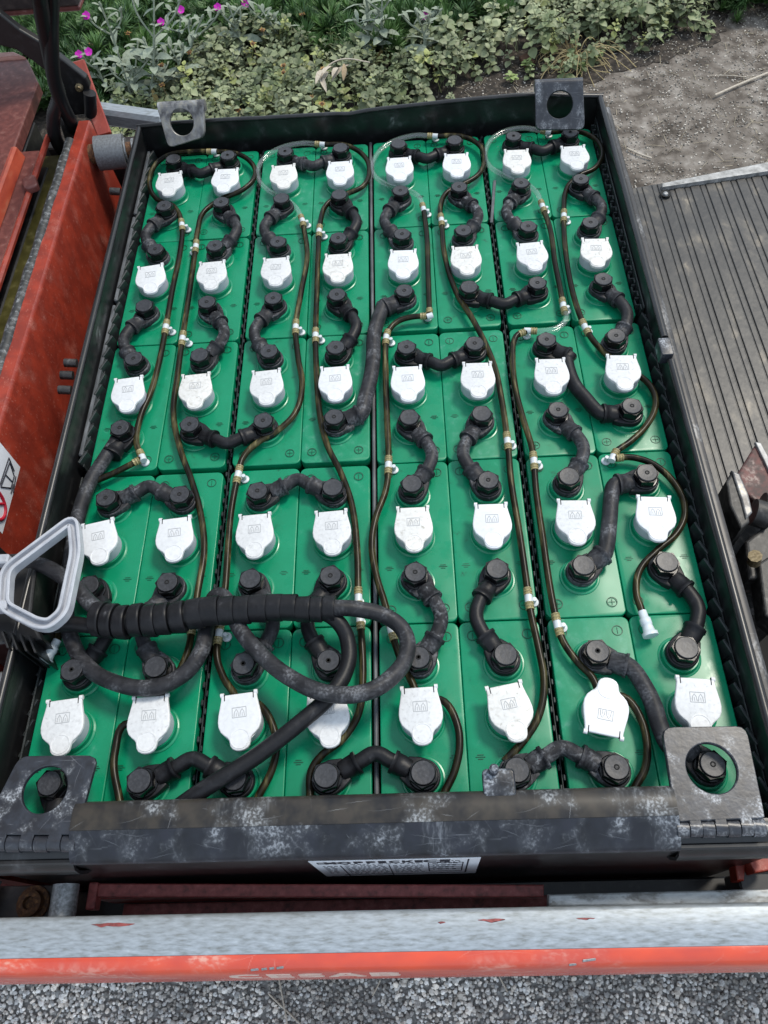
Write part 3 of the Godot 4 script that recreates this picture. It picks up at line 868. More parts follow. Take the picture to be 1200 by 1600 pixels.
func make_hoses() -> void:
	hose([["hose", [[-240.8, 11.0, -483.1], [-276.3, 11.0, -486.9], [-313.8, 11.0, -481.4], [-332.1, 11.0, -453.6], [-332.0, 11.0, -411.1], [-315.6, 11.0, -377.3], [-288.3, 11.0, -358.9], [-272.2, 11.0, -319.7], [-267.5, 11.0, -265.8], [-268.9, 11.0, -190.4], [-269.0, 11.0, -117.9], [-269.5, 11.0, -65.2], [-273.5, 11.0, -11.4], [-280.8, 11.0, 25.7], [-280.5, 11.0, 63.7], [-269.2, 11.0, 88.3]]], ["hose", [[-269.2, 11.0, 88.3], [-285.2, 11.0, 98.2], [-304.5, 11.0, 109.5], [-321.1, 11.0, 117.4]]]], [[-240.8, 11.0, -483.1, 1], [-271.7, 11.0, -315.5, -1], [-269.0, 11.0, -117.9, -1], [-269.2, 11.0, 88.3, 0]], [], "brown filling hose along the left edge of the leftmost cells")
	hose([["hose", [[-240.8, 11.0, -483.1], [-205.2, 11.0, -474.6], [-179.3, 11.0, -447.0], [-173.2, 11.0, -416.1], [-188.4, 11.0, -388.1], [-220.0, 11.0, -368.0], [-242.9, 11.0, -341.9], [-247.2, 11.0, -303.8], [-246.1, 11.0, -269.1], [-245.0, 11.0, -188.5], [-244.4, 11.0, -96.0], [-243.1, 11.0, -31.9], [-241.0, 11.0, 23.4], [-226.7, 11.0, 76.2], [-207.8, 11.0, 121.9], [-192.8, 11.0, 165.1], [-183.3, 11.0, 213.7], [-184.9, 11.0, 262.8], [-186.3, 11.0, 298.6], [-187.7, 11.0, 326.1], [-195.2, 11.0, 350.4], [-209.1, 11.0, 371.2], [-217.7, 11.0, 386.7], [-219.1, 11.0, 399.0]]], ["hose", [[-230.6, 11.0, 397.4], [-243.6, 11.0, 401.9], [-246.1, 11.0, 421.2], [-244.8, 11.0, 440.0], [-235.7, 11.0, 465.9], [-229.4, 11.0, 482.6]]]], [[-246.1, 11.0, -269.1, 1], [-244.4, 11.0, -96.0, -1], [-187.0, 11.0, 298.6, -1]], [], "brown filling hose winding down the second column from the left")
	hose([["clear", [[-72.9, 11.0, -482.6], [-106.8, 11.0, -489.5], [-143.9, 11.0, -477.6], [-166.7, 11.0, -448.8], [-167.1, 11.0, -412.5], [-149.8, 11.0, -381.3], [-125.1, 11.0, -361.7], [-106.2, 11.0, -337.3], [-96.7, 11.0, -308.9]]], ["hose", [[-96.7, 11.0, -308.9], [-87.7, 11.0, -237.2], [-93.0, 11.0, -170.2], [-97.8, 11.0, -105.0], [-92.3, 11.0, -52.7], [-85.8, 11.0, -11.0], [-90.4, 11.0, 28.1], [-107.5, 11.0, 53.7], [-135.1, 11.0, 74.3], [-150.2, 11.0, 94.2], [-154.2, 11.0, 117.9], [-158.0, 11.0, 166.9], [-157.3, 11.0, 215.0], [-156.0, 11.0, 260.4], [-157.7, 11.0, 306.7], [-157.7, 11.0, 333.9], [-148.4, 11.0, 357.3], [-136.8, 11.0, 373.7], [-131.1, 11.0, 389.5]]], ["hose", [[-124.2, 11.0, 382.3], [-112.3, 11.0, 383.9], [-98.8, 11.0, 401.6], [-92.6, 11.0, 424.0], [-96.0, 11.0, 447.1], [-105.9, 11.0, 467.6], [-112.3, 11.0, 483.9]]]], [[-72.9, 11.0, -482.6, 1], [-96.7, 11.0, -308.9, -1], [-97.8, 11.0, -105.0, -1], [-154.2, 11.0, 117.9, -1], [-158.0, 11.0, 310.1, -1]], [], "filling hose of the third column, clear at its far loop")
	hose([["hose", [[-72.9, 11.0, -482.6], [-37.4, 11.0, -477.2], [-9.9, 11.0, -449.3], [-1.4, 11.0, -413.5], [-10.0, 11.0, -379.1], [-36.1, 11.0, -361.6], [-61.9, 11.0, -344.3], [-71.1, 11.0, -307.9], [-72.6, 11.0, -235.9], [-72.2, 11.0, -162.6], [-71.6, 11.0, -88.7], [-67.9, 11.0, -20.0], [-62.3, 11.0, 39.5], [-52.9, 11.0, 81.9], [-36.0, 11.0, 122.8], [-23.4, 11.0, 165.7], [-17.5, 11.0, 221.6], [-16.0, 11.0, 277.3], [-12.7, 11.0, 322.6], [-11.5, 11.0, 362.1], [-15.7, 11.0, 396.4], [-30.7, 11.0, 419.9], [-49.6, 11.0, 434.0], [-59.2, 11.0, 448.1], [-59.7, 11.0, 467.7], [-58.0, 11.0, 484.1]]]], [[-72.3, 11.0, -285.2, -1], [-71.6, 11.0, -88.7, -1], [-16.0, 11.0, 278.7, 0], [-14.7, 11.0, 300.6, 0]], [], "brown filling hose down the fourth column from the left")
	hose([["clear", [[99.7, 11.0, -484.5], [65.7, 11.0, -489.8], [26.2, 11.0, -471.9], [5.4, 11.0, -437.0], [5.2, 11.0, -403.9], [23.7, 11.0, -378.7], [52.2, 11.0, -364.3], [70.0, 11.0, -345.6], [75.3, 11.0, -317.3]]], ["hose", [[75.3, 11.0, -317.3], [77.4, 11.0, -261.2], [75.9, 11.0, -186.2], [74.4, 11.0, -114.3]]], ["hose", [[74.3, 11.0, -112.0], [53.0, 11.0, -112.5], [34.0, 11.0, -106.2], [21.4, 11.0, -90.6], [17.9, 11.0, -74.6], [16.8, 11.0, -4.2], [17.4, 11.0, 53.9], [17.9, 11.0, 110.1], [14.4, 11.0, 146.9], [2.6, 11.0, 183.3], [-1.8, 11.0, 214.6], [2.0, 11.0, 248.9], [11.5, 11.0, 285.6], [18.1, 11.0, 317.1], [25.7, 11.0, 344.0], [33.9, 11.0, 362.4], [40.7, 11.0, 379.7]]], ["hose", [[50.3, 11.0, 384.4], [66.0, 11.0, 387.4], [76.3, 11.0, 406.6], [77.9, 11.0, 429.1], [71.8, 11.0, 451.7], [62.8, 11.0, 468.2], [54.0, 11.0, 483.7]]]], [[99.7, 11.0, -484.5, 1], [75.3, 11.0, -317.3, -1], [74.3, 11.0, -112.0, 1], [18.0, 11.0, -80.0, -1], [17.8, 11.0, 114.5, -1], [16.9, 11.0, 313.6, -1]], [], "filling hose of the fourth column from the right, clear at its far loop")
	hose([["hose", [[99.7, 11.0, -484.5], [138.3, 11.0, -480.3], [163.6, 11.0, -457.1], [169.5, 11.0, -422.8], [158.3, 11.0, -388.4], [130.8, 11.0, -365.1], [108.8, 11.0, -350.2], [98.9, 11.0, -319.2], [99.1, 11.0, -288.1], [99.9, 11.0, -221.0], [110.4, 11.0, -153.8], [131.0, 11.0, -95.5], [148.0, 11.0, -30.6], [153.0, 11.0, 24.5], [154.3, 11.0, 89.7], [153.2, 11.0, 146.0], [155.6, 11.0, 210.7], [156.7, 11.0, 263.2], [157.3, 11.0, 298.7], [160.9, 11.0, 339.3], [162.0, 11.0, 371.4], [154.2, 11.0, 401.9], [138.1, 11.0, 425.0], [117.5, 11.0, 444.6]]]], [[98.4, 11.0, -292.2, -1], [154.3, 11.0, 89.7, -1], [155.5, 11.0, 286.0, -1]], [], "brown filling hose running down the third column from the right")
	hose([["clear", [[269.8, 11.0, -475.3], [231.2, 11.0, -490.7], [194.3, 11.0, -478.9], [174.3, 11.0, -446.7], [174.8, 11.0, -407.3], [196.5, 11.0, -380.1], [222.2, 11.0, -361.7], [236.2, 11.0, -340.6], [240.4, 11.0, -315.3]]], ["hose", [[240.4, 11.0, -315.3], [245.9, 11.0, -258.9], [244.1, 11.0, -196.3], [244.6, 11.0, -148.7], [244.5, 11.0, -116.7]]], ["clear", [[243.9, 11.0, -112.3], [245.7, 11.0, -95.6], [234.3, 11.0, -81.2], [215.4, 11.0, -76.1], [195.0, 11.0, -77.6]]], ["hose", [[195.0, 11.0, -77.6], [179.8, 11.0, -69.1], [172.4, 11.0, -34.0], [171.2, 11.0, 16.0], [176.0, 11.0, 63.7], [181.0, 11.0, 104.6], [178.9, 11.0, 159.9], [179.3, 11.0, 215.7], [179.6, 11.0, 267.8], [181.4, 11.0, 304.5], [185.0, 11.0, 330.3], [196.6, 11.0, 353.6], [207.8, 11.0, 368.6], [212.5, 11.0, 388.6]]], ["hose", [[220.1, 11.0, 385.8], [237.1, 11.0, 390.7], [246.5, 11.0, 410.8], [247.4, 11.0, 434.1], [242.1, 11.0, 453.7], [232.3, 11.0, 467.2], [221.2, 11.0, 482.6]]]], [[269.8, 11.0, -475.3, 1], [242.4, 11.0, -309.6, -1], [244.5, 11.0, -116.7, -1], [193.4, 11.0, -77.7, 0], [181.6, 11.0, 117.8, -1], [181.5, 11.0, 313.4, -1]], [], "filling hose of the second column from the right with a clear elbow")
	hose([["hose", [[269.8, 11.0, -475.3], [310.7, 11.0, -474.0], [335.8, 11.0, -450.9], [340.8, 11.0, -416.8], [325.8, 11.0, -385.8], [298.6, 11.0, -368.3], [278.7, 11.0, -342.0], [268.2, 11.0, -289.7], [261.4, 11.0, -225.7], [259.2, 11.0, -159.2], [262.6, 11.0, -102.0], [270.4, 11.0, -63.5], [283.8, 11.0, -34.3], [296.3, 11.0, -17.1], [299.5, 11.0, -4.9]]], ["hose", [[305.5, 11.0, -4.4], [320.8, 11.0, 6.5], [329.8, 11.0, 26.5], [328.2, 11.0, 50.1], [313.0, 11.0, 76.8], [291.3, 11.0, 97.9], [272.8, 11.0, 110.9], [267.9, 11.0, 119.3]]], ["hose", [[267.9, 11.0, 119.3], [291.0, 11.0, 119.7], [313.2, 11.0, 132.2], [329.8, 11.0, 159.8], [332.4, 11.0, 189.8], [318.9, 11.0, 216.4], [293.0, 11.0, 237.8], [273.1, 11.0, 257.6], [264.8, 11.0, 282.3], [266.7, 11.0, 303.2]]]], [[268.6, 11.0, -285.7, -1], [268.6, 11.0, -77.5, -1], [267.9, 11.0, 119.3, 1]], [[[266.4, 12.0, 303.6], [270.2, 12.0, 330.0]]], "brown filling hose of the rightmost column ending in a white plug")
	hose([["hose", [[-324.1, 11.0, 282.3], [-324.6, 11.0, 300.1], [-325.2, 11.0, 310.5]]]], [], [[[-324.7, 12.0, 310.9], [-333.1, 12.0, 333.8]]], "short end of hose with a clear plug beside the grey handle")

# ------------------------------------------------------------------ main cables and connector
func make_cables() -> void:
	var a_pts := []
	for a in [[-304.5, 13.0, 63.7], [-315.2, 14.0, 93.1], [-325.2, 14.0, 121.7], [-327.8, 18.0, 162.3], [-324.0, 24.0, 206.1], [-319.6, 26.0, 249.1], [-317.1, 22.0, 283.7], [-307.8, 16.0, 313.1], [-285.5, 20.0, 342.3], [-253.3, 28.0, 362.4], [-213.8, 30.0, 370.7], [-184.1, 30.0, 359.1], [-169.0, 30.0, 337.1], [-168.2, 22.0, 310.7], [-169.2, 12.0, 287.7], [-162.0, 28.0, 278.7], [-153.3, 34.0, 278.2], [-143.3, 36.0, 290.0], [-129.4, 36.0, 317.8], [-105.2, 40.0, 346.3], [-75.7, 44.0, 370.7], [-41.5, 50.0, 387.8], [-6.3, 50.0, 388.4], [20.0, 44.0, 371.1], [32.8, 36.0, 346.9], [29.8, 34.0, 323.3], [11.5, 36.0, 308.0], [-13.1, 42.0, 302.8], [-34.6, 46.0, 302.3], [-69.1, 46.0, 302.9], [-113.8, 44.0, 300.9], [-158.2, 44.0, 301.7], [-202.3, 44.0, 306.0], [-240.7, 44.0, 306.5], [-275.5, 44.0, 291.4], [-303.4, 44.0, 265.6], [-340.5, 40.0, 240.2], [-371.4, 36.0, 233.0]]: a_pts.append(q(a))
	var t := thing("battery_cable", a_pts[0], "thick black battery cable that loops over the front left cells", "cable")
	var st := new_st()
	tube(st, spline(a_pts, 0.005), 0.0080, 16)
	wpart("cable", done(st), M.rubber_dusty, t)
	var base := post(1, 3, 1)
	wpart("shoe", shoe_mesh(base, Vector3(-0.35, 0, 1), 0.0084), M.rubber, t)
	add_bolt(base, t, true)
	var b_pts := []
	for a in [[-291, 13, 480], [-276, 12, 493], [-240, 11, 498], [-205, 13, 494], [-184, 20, 483], [-149.2, 33.0, 464.5], [-105.9, 35.0, 439.0], [-66.3, 36.0, 409.4], [-37.7, 34.0, 382.3], [-24.5, 30.0, 355.3], [-24.8, 30.0, 329.5], [-33.7, 36.0, 312.9], [-51.1, 40.0, 302.4], [-70.2, 40.0, 298.2], [-115.5, 38.0, 294.1], [-160.6, 38.0, 293.6], [-205.2, 38.0, 298.6], [-243.0, 38.0, 305.3], [-275.8, 36.0, 307.2], [-306.8, 34.0, 303.1], [-350.6, 30.0, 306.6]]: b_pts.append(q(a))
	t = thing("battery_cable", b_pts[0], "black battery cable running out under the near rim", "cable")
	st = new_st()
	tube(st, spline(b_pts, 0.005), 0.0077, 16)
	wpart("cable", done(st), M.rubber, t)
	base = post(1, 5, 1)
	wpart("shoe", shoe_mesh(base, Vector3(0.25, 0, 1), 0.0084), M.rubber, t)
	add_bolt(base, t, false)
	# plaited wrap that holds both cables together: one band after another
	var s_pts := []
	for a in [[-275.6, 42.0, 302.9], [-241.0, 43.0, 306.7], [-202.8, 43.0, 304.9], [-158.6, 43.0, 299.9], [-114.1, 43.0, 298.4], [-69.5, 44.0, 300.7], [-36.1, 44.0, 302.7]]: s_pts.append(q(a))
	t = thing("spiral_wrap", s_pts[0], "black spiral wrap binding the two battery cables together", "cable wrap")
	var path := spline(s_pts, 0.002)
	var n := path.size()
	var bands := 17
	st = new_st()
	tube(st, path, 0.0112, 18)
	wpart("core", done(st), M.black, t)
	for k in bands:
		var slack := 0.05 if k < 7 else 0.0
		var i0 := int(n * (k + slack) / bands)
		var i1 := mini(int(n * (k + 1.0 - slack) / bands), n - 1)
		var seg := path.slice(i0, i1 + 1)
		var rad := PackedFloat32Array()
		var big := lerpf(0.0170, 0.0122, clampf(float(k) / bands * 1.1, 0, 1))
		var off := Vector3(rng.randf_range(-0.0008, 0.0008), rng.randf_range(-0.0004, 0.0010), rng.randf_range(-0.001, 0.001))
		var q2 := PackedVector3Array()
		for i in seg.size():
			var e := minf(i, seg.size() - 1 - i)
			rad.append(big + rng.randf_range(0.0, 0.0001) - ((0.0009 if k < 7 else 0.0003) if e < 1 else 0.0) + (0.0012 if k < 7 else 0.0006) * i / seg.size())
			q2.append(seg[i] + off)
		st = new_st()
		tube(st, q2, big, 22, true, rad)
		wpart("band", done(st), M.rubber, t)
	# connector with its grey pull handle
	t = thing("charging_plug", p(-360, 40, 300), "black battery connector with a grey plastic pull handle", "connector")
	st = new_st()
	slab(st, [[-418.3, 226.4], [-350.4, 222.0], [-342.4, 294.7], [-324.6, 322.5], [-392.0, 326.5]], 42, 75, 3.0)
	wpart("body", done(st), M.black, t)
	for k in 4:
		st = new_st()
		slab(st, [[-365.2, 314.0], [-362.6, 314.1], [-351.8, 332.3], [-354.3, 332.2]].map(func(v): return [v[0] + k * 9.5, v[1] + k * 2.0]), 50, 60, 0.8)
		wpart("rib", done(st), M.black, t)
	st = new_st()
	slab(st, [[-440.7, 206.8], [-401.6, 208.7], [-374.5, 318.2], [-410.8, 316.8]], 36, 60, 3.0)
	wpart("shroud", done(st), M.black, t)
	var loop := PackedVector2Array()
	for a in [[-362.8, 257.7], [-305.5, 202.6], [-294.7, 240.9], [-294.5, 306.4], [-306.4, 318.4], [-318.6, 316.6], [-355.8, 297.2]]: loop.append(Vector2(a[0], a[1]) * 0.001)
	var rounded := PackedVector2Array()
	var m := loop.size()
	for i in m:
		var b := loop[i]
		var d0 := (loop[(i + m - 1) % m] - b)
		var d1 := (loop[(i + 1) % m] - b)
		var cut := minf(0.0095, minf(d0.length(), d1.length()) * 0.45)
		var s0 := b + d0.normalized() * cut
		var s1 := b + d1.normalized() * cut
		for k in 7:
			var f := k / 6.0
			rounded.append(s0.lerp(b, f).lerp(b.lerp(s1, f), f))
	st = new_st()
	var w := 0.0056
	frame_sweep(st, rounded, [[-w, -0.010], [-w - 0.0002, 0.0], [-w + 0.0007, 0.0008], [-w + 0.0024, 0.0008], [-w + 0.003, 0.0], [-w + 0.0032, -0.005], [w - 0.0032, -0.005], [w - 0.003, 0.0], [w - 0.0024, 0.0008], [w - 0.0007, 0.0008], [w + 0.0002, 0.0], [w, -0.010]], TOP + 0.072)
	wpart("handle", done(st), M.grey_plastic, t)
	st = new_st()
	for a in [[-393.8, 245.6], [-383.2, 296.4]]:
		obox(st, Transform3D(Basis.IDENTITY, p(a[0], 66, a[1])), Vector3(0.062, 0.012, 0.0105), 0.0015)
	wpart("handle_root", done(st), M.grey_plastic, t)

# ------------------------------------------------------------------ steel tray round the cells
func lug(parent: Node3D, corners: Array, hole: Array, r: float, thick: float, m: Material, near: bool, label: String) -> void:
	# corners in order far-left, far-right, near-right, near-left
	var c := []
	for a in corners: c.append(q(a))
	var mid: Vector3 = (c[0] + c[1] + c[2] + c[3]) / 4
	var x: Vector3 = ((c[1] + c[2]) - (c[0] + c[3])).normalized()
	var z: Vector3 = ((c[3] + c[2]) - (c[0] + c[1])).normalized()
	z = (z - x * z.dot(x)).normalized()
	var xf := Transform3D(Basis(x, z.cross(x), z), mid)
	var inv := xf.affine_inverse()
	var flat := PackedVector2Array()
	for v in c:
		var l: Vector3 = inv * v
		flat.append(Vector2(l.x, l.z))
	var o := PackedVector2Array()
	var round_far := near
	for i in 4:
		var far_end := i < 2
		var rad := 0.009 if far_end == round_far else 0.002
		var d0 := (flat[(i + 3) % 4] - flat[i]).normalized() * rad
		var d1 := (flat[(i + 1) % 4] - flat[i]).normalized() * rad
		for k in 6:
			var f := k / 5.0
			o.append((flat[i] + d0).lerp(flat[i], f).lerp(flat[i].lerp(flat[i] + d1, f), f))
	var hl: Vector3 = inv * q(hole)
	var st := new_st()
	holed_plate(st, o, Vector2(hl.x, hl.z), r, thick, xf)
	var t := part("lifting_lug", null, null, parent)
	tag(t, label)
	t.mesh = done(st)
	t.material_override = m
	t.transform = parent.transform.affine_inverse()
	if not near:
		st = new_st()
		tube(st, PackedVector3Array([xf * Vector3(flat[0].x, -0.0085, flat[0].y + 0.001), xf * Vector3(flat[1].x, -0.0085, flat[1].y + 0.001)]), 0.008, 16)
		part("rolled_edge", done(st), m, t)
		return
	# the hinge: knuckles of the plate between knuckles of the tray
	var hz := flat[2].y if near else flat[0].y
	var x0 := flat[3].x if near else flat[0].x
	var x1 := flat[2].x if near else flat[1].x
	var s := 1.0 if near else -1.0
	var count := 7
	for k in count:
		st = new_st()
		var xa := lerpf(x0, x1, (k + 0.03) / count)
		var xb := lerpf(x0, x1, (k + 0.97) / count)
		var rr := 0.0078 if k % 2 == 0 else 0.0070
		var zc := hz + s * 0.0055
		if k % 2 == 1:
			tube(st, PackedVector3Array([xf * Vector3(xa, -rr, zc), xf * Vector3(xb, -rr, zc)]), rr, 16)
			obox(st, Transform3D(xf.basis, xf * Vector3((xa + xb) / 2, -thick / 2 - 0.0003, hz)), Vector3(xb - xa, thick, 0.012), 0.0006)
		else:
			tube(st, PackedVector3Array([xf * Vector3(xa, -rr - 0.0010, zc), xf * Vector3(xb, -rr - 0.0010, zc)]), rr, 16)
		part("knuckle", done(st), m if k % 2 == 1 else M.lug, t)
	st = new_st()
	tube(st, PackedVector3Array([xf * Vector3(x0 - 0.007, -0.008, hz + s * 0.0055), xf * Vector3(x1 + 0.007, -0.008, hz + s * 0.0055)]), 0.0042, 12)
	part("hinge_pin", done(st), M.lug_worn, t)

func wall_piece(st: SurfaceTool, x0: float, z0: float, x1: float, z1: float, y0: float, y1: float) -> void:
	box(st, p(x0, y0, z0), p(x1, y1, z1), 0.0015)

func make_tray() -> void:
	var t := thing("battery_tray", p(0, -600, 0), "black steel tray that holds the green cells, with fold-over lifting lugs", "battery tray")
	var st := new_st()
	wall_piece(st, -357, -515, -351, 522, -600, 40)
	# folded lip along the top of the side wall
	tube(st, PackedVector3Array([p(-354, 38.5, -515), p(-354, 38.5, 520)]), 0.0042, 12)
	wpart("side_wall", done(st), M.tray, t)
	st = new_st()
	wall_piece(st, 346, -515, 352, 522, -600, 36)
	tube(st, PackedVector3Array([p(347.5, 37, -515), p(348, 37, -30)]), 0.0045, 12)
	tube(st, PackedVector3Array([p(348, 37, 6), p(348.5, 37, 250), p(348.5, 37, 520)]), 0.0045, 12)
	wpart("side_wall", done(st), M.tray, t)
	# rolled outer edge of the right side
	st = new_st()
	var rp := PackedVector2Array([Vector2(0.353, -0.515), Vector2(0.366, -0.512), Vector2(0.368, 0.52), Vector2(0.353, 0.52)])
	prism(st, rp, TOP - 0.08, TOP + 0.024, 0.006)
	wpart("outer_edge", done(st), M.tray_worn, t)
	st = new_st()
	rp = PackedVector2Array([Vector2(-0.374, -0.500), Vector2(-0.3585, -0.514), Vector2(-0.3585, 0.52), Vector2(-0.374, 0.52)])
	prism(st, rp, TOP - 0.08, TOP + 0.012, 0.006)
	wpart("outer_edge", done(st), M.tray_worn, t)
	# far wall, its top edge bent by knocks
	st = new_st()
	var bend := [[-357, 40], [-300, 42], [-215, 41.5], [-170, 40], [-50, 38.5], [-28, 37], [0, 40.5], [30, 42], [130, 46], [220, 48], [260, 47], [310, 41], [352, 38]]
	for i in bend.size() - 1:
		var a = bend[i]
		var b = bend[i + 1]
		var zb := -512.0
		st.set_smooth_group(2)
		quad(st, p(a[0], a[1], zb), p(b[0], b[1], zb), p(b[0], -600, zb), p(a[0], -600, zb))
		quad(st, p(a[0], a[1], zb - 5), p(a[0], -600, zb - 5), p(b[0], -600, zb - 5), p(b[0], b[1], zb - 5))
	var edge := PackedVector3Array()
	for a in bend: edge.append(p(a[0], a[1], -514.5))
	tube(st, edge, 0.0035, 10)
	wpart("back_wall", done(st), M.tray, t)
	# near wall with its broad rolled rim
	st = new_st()
	wall_piece(st, -357, 518, 352, 523.3, -600, 24)
	wpart("front_wall", done(st), M.tray, t)
	st = new_st()
	extrude_x(st, [[474, 26], [474, 36], [476, 41], [480, 43.5], [488, 44.5], [497, 44.2], [499, 43.8]], -262, 254, 4)
	wpart("rim_top", done(st), M.rim_top, t)
	st = new_st()
	extrude_x(st, [[499.2, 43.7], [501, 43], [506, 41], [514, 37.5], [519.5, 34.3], [522.8, 31.5], [524.4, 28], [524.2, 25], [522.8, 23]], -262, 254, 4)
	wpart("rim_front", done(st), M.rim, t)
	# bowed foot plates below the two near lugs
	for e in [[-357, -264], [256, 352]]:
		st = new_st()
		extrude_x(st, [[500, 24], [512, 25], [521, 22], [527, 14], [529, 2], [527, -14], [522.6, -26]], e[0], e[1], 3)
		wpart("hinge_block", done(st), M.tray, t)
	st = new_st()
	prism(st, rrect(0.028, 0.024, 0.004, 3), -0.002, 0.0055, 0.002, Transform3D(Basis.IDENTITY, Vector3(0.1085, 0.938, 0.4690)))
	lathe(st, [[0.0045, 0.005], [0.0042, 0.0135], [0.0025, 0.015], [0.0001, 0.015]], 14, Vector3(0.1085, 0.938, 0.4690) + Vector3(-0.004, 0, -0.010))
	wpart("rim_catch", done(st), M.rim, t)
	# floor
	st = new_st()
	wall_piece(st, -350, -510, 345, 516, -600, -595)
	wpart("floor", done(st), M.black, t)
	# clip on the right wall, hinge barrels on the left one
	st = new_st()
	prism(st, rrect(0.014, 0.026, 0.002, 3), TOP + 0.028, TOP + 0.0435, 0.0012, Transform3D(Basis.IDENTITY, Vector3(0.3445, 0, -0.012)))
	wpart("clip", done(st), M.lug, t)
	for a in [[-378.9, 18.0, -58.2], [-379.9, 18.0, -38.3], [-377.6, 18.0, -14.6], [-381.8, 10.0, -402.6]]:
		st = new_st()
		bar(st, q(a) + Vector3(-0.009, 0.002, 0), q(a) + Vector3(0.006, 0, 0), 0.0055, 12)
		wpart("bolt_end", done(st), M.tray_worn, t)
	st = new_st()
	bar(st, Vector3(-0.3647, 0.9220, 0.3578) + Vector3(-0.006, 0, 0), Vector3(-0.3647, 0.9220, 0.3578) + Vector3(0.010, 0.003, 0), 0.0115, 6)
	wpart("bolt_end", done(st), M.steel, t)
	lug(t, [[-310.9, 78.0, -499.5], [-240.7, 80.0, -496.1], [-246.6, 42.0, -474.0], [-303.6, 36.0, -462.6]], [-277.9, 60.0, -486.1], 0.0180, 0.008, M.lug_worn, false, "far left lifting lug, worn to bare grey metal")
	lug(t, [[244.0, 80.0, -489.3], [312.0, 80.0, -485.8], [315.1, 36.0, -439.8], [244.7, 36.0, -446.1]], [279.3, 60.0, -466.3], 0.0185, 0.005, M.lug, false, "far right lifting lug, black paint intact")
	lug(t, [[-323.0, 40.0, 433.3], [-250.2, 40.0, 434.8], [-256.6, 42.0, 501.8], [-342.4, 42.0, 499.9]], [-292.9, 41.0, 463.3], 0.0205, 0.005, M.lug, true, "near left lifting lug over the front left terminal")
	lug(t, [[254.9, 41.0, 425.5], [327.5, 41.0, 426.7], [323.8, 42.0, 502.5], [251.4, 42.0, 503.7]], [289.9, 41.0, 461.5], 0.0212, 0.005, M.lug, true, "near right lifting lug over the front right terminal")
	rating_plate(t)

func rating_plate(t: Node3D) -> void:
	# a printed label low on the near wall
	var x0 := -59.8
	var x1 := 90.3
	var y1 := 7.0
	var y0 := -120.0
	var st := new_st()
	box(st, p(x0, y0, 522.9), p(x1, y1, 523.9), 0.0002)
	var plate := part("rating_plate", null, null, t)
	tag(plate, "white printed battery label on the near wall")
	plate.mesh = done(st)
	plate.material_override = M.paper
	plate.transform = t.transform.affine_inverse()
	var zf := 524.2
	var font := SystemFont.new()
	font.font_names = PackedStringArray(["Droid Sans"])
	font.font_weight = 700
	for w in [["HOPPECKE", x0 + 56, -18.0, 15.0], ["CE", x0 + 112, -18.0, 16.0]]:
		var tm := TextMesh.new()
		tm.text = w[0]
		tm.font = font
		tm.font_size = 32
		tm.pixel_size = 0.001 * w[3] / 23.0
		tm.depth = 0.0003
		tm.horizontal_alignment = HORIZONTAL_ALIGNMENT_CENTER
		tm.vertical_alignment = VERTICAL_ALIGNMENT_BOTTOM
		var o := part("lettering", tm, M.ink, plate)
		o.position = p(w[1], w[2], zf)
		o.scale = Vector3(0.85 if w[0] == "HOPPECKE" else 1.0, 1, 1)
	# ruled boxes and rows of print too small to read
	st = new_st()
	for a in [[6, 8, 26, 10.5], [6, 16, 26, 18.5], [6, 8, 7, 18.5], [25, 8, 26, 18.5], [24, 34, 25, 130], [68, 34, 69, 130], [104, 26, 105, 96], [135, 26, 136, 96], [104, 26, 136, 27.5], [104, 42, 136, 43.5], [104, 58, 136, 59.5], [104, 74, 136, 75.5], [104, 95, 136, 96.5], [139, 4, 140.4, 110], [20, 112, 140, 114]]:
		box(st, p(x0 + a[0], y1 - a[3], 523.8), p(x0 + a[2], y1 - a[1], zf), 0.00005)
	var r2 := RandomNumberGenerator.new()
	r2.seed = 77
	for b in [[8, 22, 36, 7], [28, 66, 36, 9], [72, 100, 40, 7], [108, 132, 31, 4], [28, 100, 26, 1], [112, 137, 12, 2]]:
		for k in b[3]:
			var x: float = x0 + b[0]
			var yy: float = y1 - b[2] - k * (16.0 if b[0] == 108 else 9.5)
			while x < x0 + b[1] - 3:
				var w := r2.randf_range(1.4, 5.0)
				box(st, p(x, yy - 2.4, 523.8), p(minf(x + w, x0 + b[1]), yy, zf - 0.05), 0.00005)
				x += w + r2.randf_range(1.2, 3.4)
	part("print", done(st), M.ink, plate)

